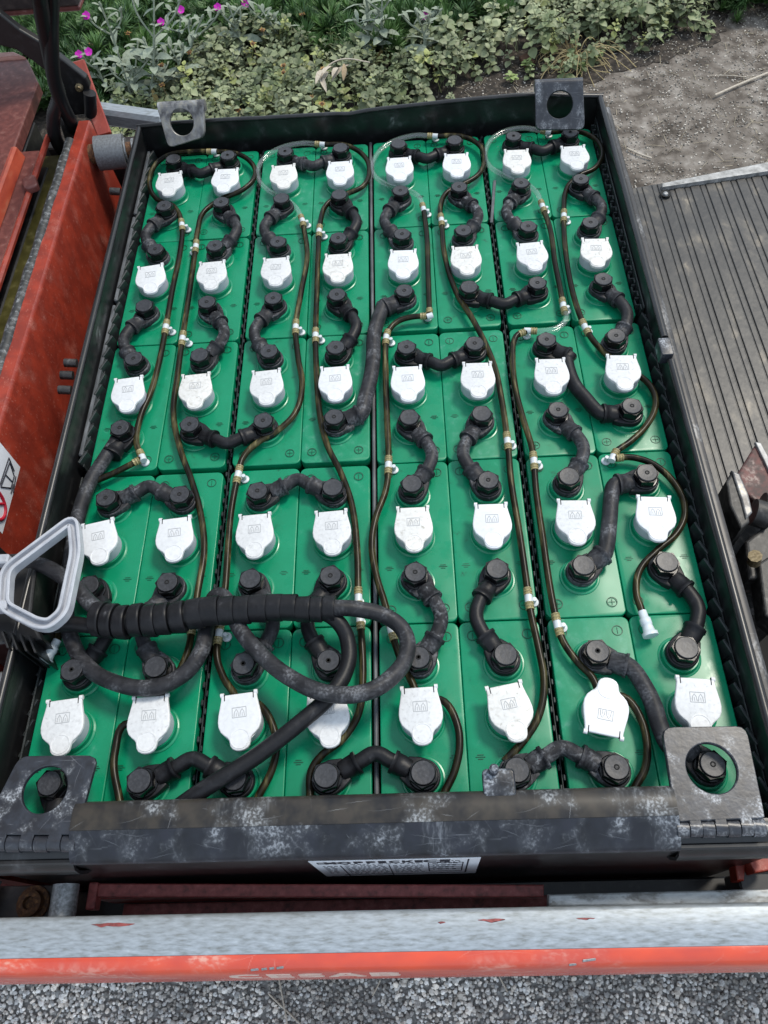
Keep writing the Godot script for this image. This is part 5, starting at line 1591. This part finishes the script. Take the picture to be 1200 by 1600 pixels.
func make_ground() -> void:
	sheet("ground", PackedVector2Array([Vector2(-14, -16), Vector2(14, -16), Vector2(14, 12), Vector2(-14, 12)]), -0.006, M.pavement)
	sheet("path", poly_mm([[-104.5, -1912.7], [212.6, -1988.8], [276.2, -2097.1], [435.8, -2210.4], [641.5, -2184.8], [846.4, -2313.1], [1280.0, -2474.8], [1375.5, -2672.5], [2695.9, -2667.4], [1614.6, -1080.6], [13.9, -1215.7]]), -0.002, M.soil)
	var rough := PackedVector2Array()
	var outline := poly_mm([[-2495.9, -1716.4], [-104.5, -1909.1], [259.8, -2021.4], [376.6, -2065.6], [517.4, -2107.6], [671.3, -2069.4], [822.9, -2170.3], [1010.1, -2195.7], [1233.7, -2326.3], [1387.7, -2622.5], [3542.3, -2535.2], [4869.9, -3817.4], [-7098.9, -6527.8]])
	for i in outline.size():
		var a := outline[i]
		var b := outline[(i + 1) % outline.size()]
		var cuts := maxi(1, int(a.distance_to(b) / 0.03)) if maxf(a.y, b.y) > -2.9 and a.distance_to(b) < 2.2 else 1
		for k in cuts:
			rough.append(a.lerp(b, float(k) / cuts) + (Vector2(rng.randf_range(-0.012, 0.012), rng.randf_range(-0.022, 0.022)) if cuts > 1 else Vector2.ZERO))
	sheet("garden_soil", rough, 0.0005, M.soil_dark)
	var joints: Array = [-0.709, -0.471, -0.268, -0.067, 0.159, 0.385, 0.6]
	var kinds := [stone_mesh(1), stone_mesh(2), stone_mesh(3)]
	var xs := [[], [], []]
	var cs := [[], [], []]
	var dirt := noise(2.2, 95, 4)
	var x := -0.98
	while x < 1.35:
		var z := 0.52
		while z < 0.86:
			var px := x + rng.randf_range(-0.0034, 0.0034)
			var pz := z + rng.randf_range(-0.0034, 0.0034)
			var skip := false
			for j in joints:
				if absf(px - j - (pz - 0.66) * 0.05) < 0.003 and rng.randf() < 0.85: skip = true
			if not skip and rng.randf() < 0.97:
				var s := rng.randf_range(0.0023, 0.0043) * (1.5 if rng.randf() < 0.07 else 1.0)
				var b := Basis.from_euler(Vector3(rng.randf_range(-0.5, 0.5), rng.randf() * TAU, rng.randf_range(-0.5, 0.5))).scaled_local(Vector3(s * rng.randf_range(0.8, 1.35), s, s))
				var k := rng.randi() % 3
				xs[k].append(Transform3D(b, Vector3(px, rng.randf_range(-0.0025, 0.0008), pz)))
				var v := pow(rng.randf(), 1.1) * 0.66 + 0.2
				v *= clampf(1.0 + dirt.get_noise_2d(px, pz) * 0.9, 0.5, 1.25)
				var w := rng.randf_range(0.0, 0.10)
				cs[k].append(Color(v * (1 + w), v, v * (0.97 - w)))
			z += 0.0060
		x += 0.0060
	for k in 3: scatter("aggregate_stones", kinds[k], M.stone, xs[k], cs[k], ["pale and grey pebbles of the exposed aggregate paving in front", "mixed pebbles set in the near paving slabs", "small chips set in the near paving slabs"][k], "pebbles")
	xs = [[], [], []]
	cs = [[], [], []]
	var path := poly_mm([[-104.5, -1912.7], [212.6, -1988.8], [276.2, -2097.1], [435.8, -2210.4], [641.5, -2184.8], [846.4, -2313.1], [1280.0, -2474.8], [1375.5, -2672.5], [2695.9, -2667.4], [1614.6, -1080.6], [13.9, -1215.7]])
	for i in 42000:
		var px := rng.randf_range(-0.1, 2.1)
		var pz := rng.randf_range(-2.75, -0.62)
		if not inside(path, Vector2(px, pz)) and not inside(path, Vector2(px, pz + rng.randf() * 0.2)): continue
		var dn := dirt.get_noise_2d(px * 1.2 + 9.0, pz * 1.2)
		if rng.randf() < 0.42 + dn * 0.9: continue
		var s := rng.randf_range(0.0014, 0.0034)
		var b := Basis.from_euler(Vector3(rng.randf_range(-0.5, 0.5), rng.randf() * TAU, rng.randf_range(-0.5, 0.5))).scaled_local(Vector3(s * rng.randf_range(0.8, 1.5), s, s))
		var k := rng.randi() % 3
		xs[k].append(Transform3D(b, Vector3(px, rng.randf_range(-0.003, 0.001), pz)))
		var v := pow(rng.randf(), 1.5) * 0.46 + 0.08
		cs[k].append(Color(v * 1.1, v, v * 0.86))
	for k in 3: scatter("path_grit", kinds[k], M.stone, xs[k], cs[k], ["grit and small stones on the earthy path behind", "pale chips lying on the earthy path behind", "fine gravel on the earthy path behind"][k], "gravel")
	# bits of straw on the path
	var st := new_st()
	bar(st, Vector3(-0.5, 0, 0), Vector3(0.5, 0, 0), 0.5, 5)
	var straw := done(st)
	var sx := []
	var sc := []
	for i in 1100:
		var px := rng.randf_range(-0.1, 2.0)
		var pz := rng.randf_range(-2.6, -0.66)
		if not inside(path, Vector2(px, pz + rng.randf() * 0.15)): continue
		var ln := rng.randf_range(0.012, 0.06)
		sx.append(Transform3D(Basis.from_euler(Vector3(0, rng.randf() * TAU, rng.randf_range(-0.1, 0.1))).scaled_local(Vector3(ln, 0.0016, 0.0016)), Vector3(px, 0.002, pz)))
		var v := rng.randf_range(0.15, 0.5)
		sc.append(Color(v, v * 0.85, v * 0.6))
	scatter("straw_litter", straw, M.stone, sx, sc, "short bits of dry straw littering the path behind", "straw")

func shoot_mesh(seed_: int, levels: int, len_: float, wid: float) -> ArrayMesh:
	var r2 := RandomNumberGenerator.new()
	r2.seed = seed_
	var st := new_st()
	for l in levels:
		var f := float(l) / (levels - 1)
		for s in 2:
			var a := PI * s + PI / 2 * l + r2.randf_range(-0.25, 0.25)
			var tilt := lerpf(-0.15, 0.75, f) + r2.randf_range(-0.15, 0.15)
			var sz := lerpf(1.0, 0.42, f) * r2.randf_range(0.85, 1.15)
			var xf := Transform3D(Basis.from_euler(Vector3(-tilt, a, r2.randf_range(-0.2, 0.2))), Vector3(0, f * len_ * 1.25, 0))
			leaf_into(st, xf.translated_local(Vector3(0, 0, 0.003)), len_ * sz, wid * sz, 0.22, 0.3)
	tube(st, PackedVector3Array([Vector3(0, -0.07, 0), Vector3(0, len_ * 1.2, 0)]), 0.0012, 4, false)
	return done(st)

func make_plants() -> void:
	# low grey-green creeping cover
	var area := poly_mm([[-1028.1, -1728.9], [-98.7, -1750.6], [164.0, -1909.5], [242.5, -2050.9], [343.7, -2116.8], [445.1, -2233.8], [484.0, -2167.3], [554.1, -2090.6], [643.7, -2095.2], [712.0, -2182.8], [806.2, -2278.4], [916.3, -2255.3], [1057.0, -2278.6], [1145.0, -2266.7], [1247.5, -2435.3], [1326.0, -2647.6], [755.5, -2734.4], [409.7, -2490.5], [236.1, -2411.4], [-5.5, -2292.3], [-244.4, -2375.0], [-419.6, -2477.9], [-594.1, -2492.5], [-749.3, -2432.8], [-780.0, -2223.9], [-1042.8, -2056.5]])
	var kinds := [shoot_mesh(5, 4, 0.034, 0.032), shoot_mesh(6, 5, 0.029, 0.025), shoot_mesh(7, 4, 0.040, 0.038)]
	var xs := [[], [], []]
	var cs := [[], [], []]
	var hills := noise(3.0, 96, 3)
	var tone := noise(2.0, 97, 3)
	for i in 6000:
		var v := Vector2(rng.randf_range(-1.6, 2.0), rng.randf_range(-3.15, -1.5))
		if not inside(area, v): continue
		var n := hills.get_noise_2d(v.x, v.y)
		var edge := inside(area, v + Vector2(0, 0.09)) and inside(area, v + Vector2(0.07, 0.05)) and inside(area, v + Vector2(-0.07, 0.05))
		if not edge and rng.randf() < 0.55: continue
		var y := (0.055 if edge else 0.02) + n * 0.05 + rng.randf_range(-0.03, 0.03)
		var s := rng.randf_range(0.62, 1.2) * (1.0 if edge else 0.85)
		var k := rng.randi() % 3
		xs[k].append(Transform3D(Basis.from_euler(Vector3(rng.randf_range(-0.35, 0.55), rng.randf() * TAU, rng.randf_range(-0.4, 0.4))).scaled_local(Vector3.ONE * s), Vector3(v.x, maxf(y, 0.012), v.y)))
		var t := clampf(0.5 + tone.get_noise_2d(v.x, v.y) * 1.3 + rng.randf_range(-0.3, 0.3), 0, 1)
		var c := Color(0.115, 0.150, 0.058).lerp(Color(0.255, 0.285, 0.152), t)
		if rng.randf() < 0.06: c = Color(0.28, 0.31, 0.10)
		cs[k].append(c * rng.randf_range(0.6, 1.2))
	for k in 3: scatter("creeping_herb_leaves", kinds[k], M.leaf, xs[k], cs[k], ["grey-green creeping herb covering the bed behind the tray", "smaller leaved shoots of the creeping herb behind the tray", "large leaved shoots of the creeping herb behind the tray"][k], "ground cover")
	# dark needle cushions behind
	var st := new_st()
	var r2 := RandomNumberGenerator.new()
	r2.seed = 9
	for i in 54:
		var a := r2.randf() * TAU
		var el := r2.randf_range(0.05, 1.2)
		var d := Vector3(cos(a) * cos(el), sin(el), sin(a) * cos(el))
		var w := d.cross(Vector3.UP).normalized() * 0.0021
		var ln := r2.randf_range(0.034, 0.054)
		var b0 := Vector3(0, -0.012 + 0.02 * sin(el), 0)
		st.set_smooth_group(-1)
		quad(st, b0 - w, b0 + w, b0 + d * ln * 0.7 + w, b0 + d * ln * 0.7 - w)
		tri(st, b0 + d * ln * 0.7 - w, b0 + d * ln * 0.7 + w, b0 + d * ln)
	var tuft := done(st)
	var nx := []
	var nc := []
	var needles := poly_mm([[-2288.8, -1894.9], [-1057.2, -2136.3], [-770.1, -2202.2], [-734.2, -2408.8], [-592.5, -2474.2], [-418.5, -2459.9], [-243.9, -2357.6], [-5.7, -2275.5], [234.9, -2389.6], [432.2, -2473.7], [752.8, -2715.0], [1326.0, -2647.6], [1590.5, -3757.3], [-4782.7, -5037.9]])
	var needles2 := poly_mm([[1248.5, -2413.0], [1418.6, -2424.7], [2512.7, -2330.3], [2954.5, -3288.9], [1548.7, -3555.5]])
	for i in 11000:
		var v := Vector2(rng.randf_range(-2.4, 2.4), rng.randf_range(-4.2, -2.0))
		if not inside(needles, v) and not inside(needles2, v): continue
		var y := 0.05 + hills.get_noise_2d(v.x * 1.4 + 4, v.y * 1.4) * 0.09 + rng.randf_range(-0.03, 0.03)
		nx.append(Transform3D(Basis.from_euler(Vector3(rng.randf_range(-0.3, 0.6), rng.randf() * TAU, rng.randf_range(-0.4, 0.4))).scaled_local(Vector3.ONE * rng.randf_range(0.8, 1.35)), Vector3(v.x, maxf(y, 0.01), v.y)))
		nc.append(Color(0.03, 0.08, 0.02).lerp(Color(0.12, 0.23, 0.06), pow(rng.randf(), 1.6)))
	scatter("needle_cushion", tuft, M.leaf, nx, nc, "dark green needle-leaved cushion plants at the back of the bed", "ground cover")
	for a in [[[-999, -900, -2168], [-1051, -725, -2225], 1, 2, 4, "low silver campion with two magenta flowers by the red plate"], [[-890, -900, -2115], [-751, -520, -2180], 2, 0, 7, "tall silver campion with grey buds behind the grey lifting lug"], [[-968, -900, -2266], [-978, -600, -2323], 3, 1, 5, "silver campion with one flower beside the raised hood"], [[-888, -900, -2384], [-750, -730, -2442], 4, 2, 4, "silver campion with paired magenta flowers leaning to the right"], [[-532, -900, -2391], [-565, -710, -2456], 5, 1, 4, "thin silver campion with one flower above the herb, left of centre"], [[-422, -900, -2421], [-464, -730, -2482], 6, 1, 4, "thin silver campion with one flower and dry heads around it"], [[-9, -900, -2316], [5, -625, -2378], 7, 0, 9, "large silver campion with many yellowed drooping leaves"], [[127, -900, -2407], [186, -795, -2468], 8, 1, 5, "short silver campion with a single flower, beside the yellowed one"], [[-106, -900, -2460], [-93, -660, -2515], 9, 0, 6, "silver campion with browned leaves at the top edge of the bed"], [[-968, -900, -2124], [-865, -700, -2187], 10, 0, 5, "small silver campion with grey buds only, in front of the others"], [[-792, -900, -2172], [-762, -715, -2235], 11, 0, 7, "silver campion with limp yellow leaves just behind the grey lug"], [[-855, -900, -2123], [-845, -690, -2182], 12, 0, 7, "silver campion with drooping dry leaves by the far rail"], [[-708, -900, -2285], [-645, -695, -2349], 13, 0, 5, "slender silver campion with buds, right end of the left clump"], [[85, -900, -2229], [112, -695, -2293], 14, 0, 8, "silver campion with dry hanging leaves, right part of the yellowed clump"], [[-45, -900, -2270], [-61, -715, -2333], 15, 0, 7, "silver campion with wilted leaves, left part of the yellowed clump"], [[-920, -900, -2060], [-923, -725, -2120], 16, 0, 6, "short silver campion against the far rail"]]: campion(a)
	for a in [[-966.5, -785.0, -2437.5, "dried orange flower head left by the tall campion"], [-807.8, -785.0, -2204.5, "dried orange flower head just behind the far left lug"], [-788.6, -785.0, -2078.7, "dried orange flower head nearest the far left lug"], [-1098.0, -785.0, -2376.2, "dried orange flower head beside the magenta flower"], [-502.6, -785.0, -1898.2, "dried orange flower head close to the tray wall"], [-307.5, -785.0, -2476.6, "dried orange flower head high up against the dark needles"], [-452.1, -785.0, -2390.0, "dried orange flower head beside the thin campions"], [-481.8, -785.0, -2303.6, "dried orange flower head below the thin campions"], [-360.6, -785.0, -2148.0, "dried orange flower head upper one of a close pair"], [-358.3, -785.0, -2104.1, "dried orange flower head lower one of a close pair"], [-218.2, -785.0, -2106.3, "dried orange flower head by the withered leaves"], [-255.6, -785.0, -1942.7, "dried orange flower head low, left of the next one"], [-217.3, -785.0, -1901.4, "dried orange flower head lowest near the tray wall"], [-713.0, -785.0, -2274.9, "dried orange flower head alone over the herb by the campions"]]:
		var at := q(a)
		var t := thing("dried_flower", Vector3(at.x, at.y - 0.07, at.z), a[3], "dried flower", "dried orange flower heads over the creeping herb")
		st = new_st()
		tube(st, PackedVector3Array([Vector3(0.01, -0.03, -0.012), Vector3(0.004, 0.035, -0.004), Vector3(0, 0.068, 0)]), 0.0012, 5)
		part("stem", done(st), M.dry, t)
		st = new_st()
		for k in 13:
			var an := TAU * k / 13.0
			leaf_into(st, Transform3D(Basis.from_euler(Vector3(-0.45 + rng.randf_range(-0.3, 0.3), an, 0)), Vector3(0, 0.068, 0)), 0.0135 * rng.randf_range(0.8, 1.15), 0.0052, 0.3, 0.1)
		part("ray_florets", done(st), M.seedhead, t)
		st = new_st()
		lathe(st, [[0.0062, 0.066], [0.0060, 0.071], [0.0035, 0.0735], [0.0001, 0.0738]], 12)
		part("disc", done(st), M.rust, t)
	# withered leaves lying on the cover
	var wl := thing("withered_leaves", Vector3(-0.1731, 0.1100, -2.0702), "pale withered curled leaves lying on the creeping herb", "withered leaves")
	for k in 7:
		st = new_st()
		leaf_into(st, Transform3D(Basis.from_euler(Vector3(rng.randf_range(-0.5, 0.3), rng.randf_range(-1.2, 1.6), rng.randf_range(-0.5, 0.5))), Vector3(-0.06 + k * 0.018, 0.012 + 0.01 * (k % 2), 0.01 - 0.008 * k)), rng.randf_range(0.05, 0.085), 0.02, 0.9, 0.5, 1)
		part("leaf", done(st), M.dry_pale if k != 5 else M.dry, wl)
	st = new_st()
	tube(st, spline([Vector3(-0.06, 0.01, 0.06), Vector3(-0.03, 0.03, 0.0), Vector3(0.03, 0.035, -0.035), Vector3(0.12, 0.02, -0.03)], 0.008), 0.0022, 6)
	part("stem", done(st), M.dry_pale, wl)
	# tuft of straw and stalks on the path
	var tf := thing("straw_tuft", Vector3(0.6889, 0.0000, -2.2281), "tangled tuft of dry yellow grass on the path", "dry grass")
	st = new_st()
	for k in 70:
		var an := rng.randf() * TAU
		var ln := rng.randf_range(0.07, 0.19)
		var d := Vector3(cos(an), 0, sin(an) * 0.8)
		tube(st, spline([Vector3(0, 0.004, 0) + d * 0.01, d * ln * 0.4 + Vector3(0, ln * rng.randf_range(0.15, 0.5), 0), d * ln * 0.8 + Vector3(rng.randf_range(-0.03, 0.03), ln * 0.2, rng.randf_range(-0.02, 0.03)), d * ln + Vector3(rng.randf_range(-0.05, 0.05), 0.003, rng.randf_range(-0.02, 0.05))], 0.014), 0.0013, 4, false)
	tag(part("blades", done(st), M.straw, tf), "", "", "", "stuff")
	for a in [["long pale dry stalk lying on the path at the right", [[1130.3, -892.0, -1966.6], [1225.6, -892.0, -2019.9], [1376.6, -892.0, -2095.0]], 0.0042], ["white straw lying near the right wall of the tray", [[787.8, -894.0, -1711.2], [823.3, -894.0, -1676.9], [856.2, -894.0, -1653.4]], 0.003], ["long thin straw trailing from the yellow tuft", [[1139.5, -895.0, -2090.2], [1208.5, -895.0, -2081.7], [1270.0, -895.0, -2062.3]], 0.0016], ["straw on the near paving, left one of a crossed pair", [[-261.1, -894.0, 643.6], [-230.6, -894.0, 667.3], [-194.8, -894.0, 695.4]], 0.0016], ["straw on the near paving, right one of a crossed pair", [[-243.2, -892.0, 621.0], [-233.0, -892.0, 658.5], [-223.2, -892.0, 694.1]], 0.0014], ["short straw by the sill on the near paving, right of centre", [[156.4, -894.0, 621.6], [162.2, -894.0, 633.5], [169.0, -894.0, 646.2]], 0.0013], ["short straw by the sill on the near paving, at centre", [[-58.6, -894.0, 625.5], [-65.7, -894.0, 638.3], [-72.7, -894.0, 648.9]], 0.0013], ["short straw on the near paving at the left", [[-639.3, -894.0, 660.5], [-646.3, -894.0, 673.1], [-653.4, -894.0, 684.6]], 0.0013]]:
		var pts := []
		for v in a[1]: pts.append(q(v))
		var c := thing("straw", pts[0], a[0], "straw", "dry straws lying on the ground")
		st = new_st()
		tube(st, spline(pts, 0.02), a[2], 6)
		wpart("stalk", done(st), M.dry_pale, c)
	var sh := thing("clay_shard", Vector3(0.5163, 0.0050, -2.2494), "brown clay shard lying in the soil by the herb", "shard")
	st = new_st()
	prism(st, PackedVector2Array([Vector2(-0.02, -0.025), Vector2(0.012, -0.03), Vector2(0.024, 0.016), Vector2(-0.018, 0.024)]), 0.0, 0.016, 0.003, Transform3D(Basis.from_euler(Vector3(0.2, 0.3, 0.1)), Vector3.ZERO), false)
	part("shard", done(st), M.clay, sh)
	# small bright weeds at the edge of the path
	for a in [[446.9, -896.0, -2137.2, "small yellow-green weed on the path edge behind the tray"], [757.7, -890.0, -2234.7, "small bright green weed at the right end of the herb"], [509.3, -894.0, -2207.1, "small green weed beside the clay shard"], [695.6, -894.0, -2167.5, "grey-green weed in front of the bed behind the far right lug"]]:
		var w := thing("weed", q(a), a[3], "weed", "small weeds at the edge of the bed")
		for k in 11:
			st = new_st()
			leaf_into(st, Transform3D(Basis.from_euler(Vector3(-rng.randf_range(0.0, 0.6), TAU * k / 11.0 * 1.9, 0)), Vector3(0, 0.006 + 0.002 * k, 0)), rng.randf_range(0.018, 0.034), 0.015, 0.2, 0.25)
			part("leaf", done(st), M.weed, w)

func campion(a: Array) -> void:
	# silver felted plant: stem forking near the top, paired leaves, magenta flowers or grey buds, yellowed lower leaves
	var base := q(a[0])
	var tip := q(a[1])
	var r2 := RandomNumberGenerator.new()
	r2.seed = int(a[2])
	var flowers: int = a[3]
	var t := thing("campion", base, a[5], "flowering plant", "silver campions along the back of the bed")
	var top := tip - base
	var bendv := Vector3(r2.randf_range(-0.04, 0.04), 0, r2.randf_range(-0.03, 0.03))
	var fork := top * 0.62 + bendv
	var st := new_st()
	var main := spline([Vector3.ZERO, top * 0.32 + bendv * 1.2, fork], 0.012)
	tube(st, main, 0.0045, 7)
	var ends := []
	var nb := 3
	for k in nb:
		var sp := (k - 1.0) * top.length() * r2.randf_range(0.16, 0.3)
		var e := top * (1.0 if k == 1 else r2.randf_range(0.82, 0.98)) + Vector3(sp, 0, r2.randf_range(-0.04, 0.04))
		tube(st, spline([fork, fork.lerp(e, 0.5) + Vector3(sp * 0.2, 0.0, 0), e], 0.012), 0.0033, 6)
		ends.append(e)
	part("stem", done(st), M.felt, t)
	var facing := Vector3(0, 0.75, 0.65)
	for k in nb:
		var e: Vector3 = ends[k]
		var d := (e - fork).normalized()
		if k < flowers:
			st = new_st()
			for n in 5:
				var an := TAU * n / 5.0
				var bz := Basis.looking_at(-facing.normalized(), Vector3.UP) * Basis.from_euler(Vector3(0, 0, an)) * Basis.from_euler(Vector3(-PI / 2 + 0.25, 0, 0))
				leaf_into(st, Transform3D(bz, e), 0.0155, 0.0155, 0.08, 0.1, 1)
			part("flower", done(st), M.magenta, t)
		st = new_st()
		tube(st, PackedVector3Array([e - d * 0.020, e - d * 0.014, e - d * 0.006, e - d * 0.001]), 0.004, 8, true, PackedFloat32Array([0.0022, 0.0050, 0.0052, 0.0022]))
		part("bud", done(st), M.felt, t)
		for s in 4:
			st = new_st()
			var an := TAU * s / 4.0 + r2.randf()
			leaf_into(st, Transform3D(Basis.from_euler(Vector3(-0.75 + r2.randf_range(-0.3, 0.3), an, 0)), fork.lerp(e, 0.25 + 0.2 * s)), r2.randf_range(0.03, 0.052), 0.016, 0.35, 0.35, 1)
			part("leaf", done(st), M.felt, t)
	var pairs: int = a[4]
	for k in pairs:
		var f := 0.12 + 0.85 * k / pairs
		var at := main[clampi(int(f * main.size()), 0, main.size() - 1)]
		for s in 2:
			st = new_st()
			var an := PI * s + PI / 2 * k + r2.randf_range(-0.5, 0.5)
			var dead := f < 0.45
			leaf_into(st, Transform3D(Basis.from_euler(Vector3((0.65 if dead else -0.45) + r2.randf_range(-0.3, 0.3), an, r2.randf_range(-0.4, 0.4))), at), r2.randf_range(0.075, 0.125) * (1.0 - 0.3 * f), r2.randf_range(0.024, 0.036), 0.55 if dead else 0.3, 0.6 if dead else 0.4, 1)
			part("leaf", done(st), M.wilted if dead and r2.randf() < 0.65 else (M.dry if dead else M.felt), t)

func _ready() -> void:
	rng.seed = 20240
	var cam := Camera3D.new()
	cam.name = "camera"
	cam.fov = 67.292
	cam.near = 0.02
	cam.far = 80.0
	add_child(cam)
	cam.transform = Transform3D(Basis(Vector3(0.997927, -0.062673, 0.014611), Vector3(0.044410, 0.506368, -0.861173), Vector3(0.046573, 0.860037, 0.508102)), Vector3(0.05099, 1.63413, 0.60287))
	cam.current = true
	var env := Environment.new()
	env.tonemap_mode = Environment.TONE_MAPPER_LINEAR
	env.tonemap_exposure = 1.8
	env.background_mode = Environment.BG_SKY
	var sky := Sky.new()
	var sm := ProceduralSkyMaterial.new()
	sm.sky_top_color = Color(0.70, 0.76, 0.83)
	sm.sky_horizon_color = Color(0.80, 0.83, 0.86)
	sm.sky_curve = 0.2
	sm.ground_horizon_color = Color(0.40, 0.40, 0.38)
	sm.ground_bottom_color = Color(0.25, 0.24, 0.22)
	sm.sky_energy_multiplier = 1.0
	sky.sky_material = sm
	env.sky = sky
	env.ambient_light_source = Environment.AMBIENT_SOURCE_SKY
	env.sdfgi_enabled = true
	env.ssao_enabled = true
	env.ssil_enabled = true
	var we := WorldEnvironment.new()
	we.name = "world_environment"
	we.environment = env
	add_child(we)
	var sun := DirectionalLight3D.new()
	sun.name = "sun"
	sun.light_color = Color(1.0, 0.97, 0.92)
	sun.light_energy = 0.5
	sun.light_angular_distance = 14.0
	sun.shadow_enabled = true
	add_child(sun)
	sun.look_at_from_position(Vector3(1.6, 3.2, -1.5), Vector3.ZERO)
	make_materials()
	make_shared_meshes()
	make_ground()
	make_truck()
	make_tray()
	make_padding()
	make_floor_mat()
	make_cells()
	make_links()
	make_caps()
	make_hoses()
	make_cables()
	make_plants()
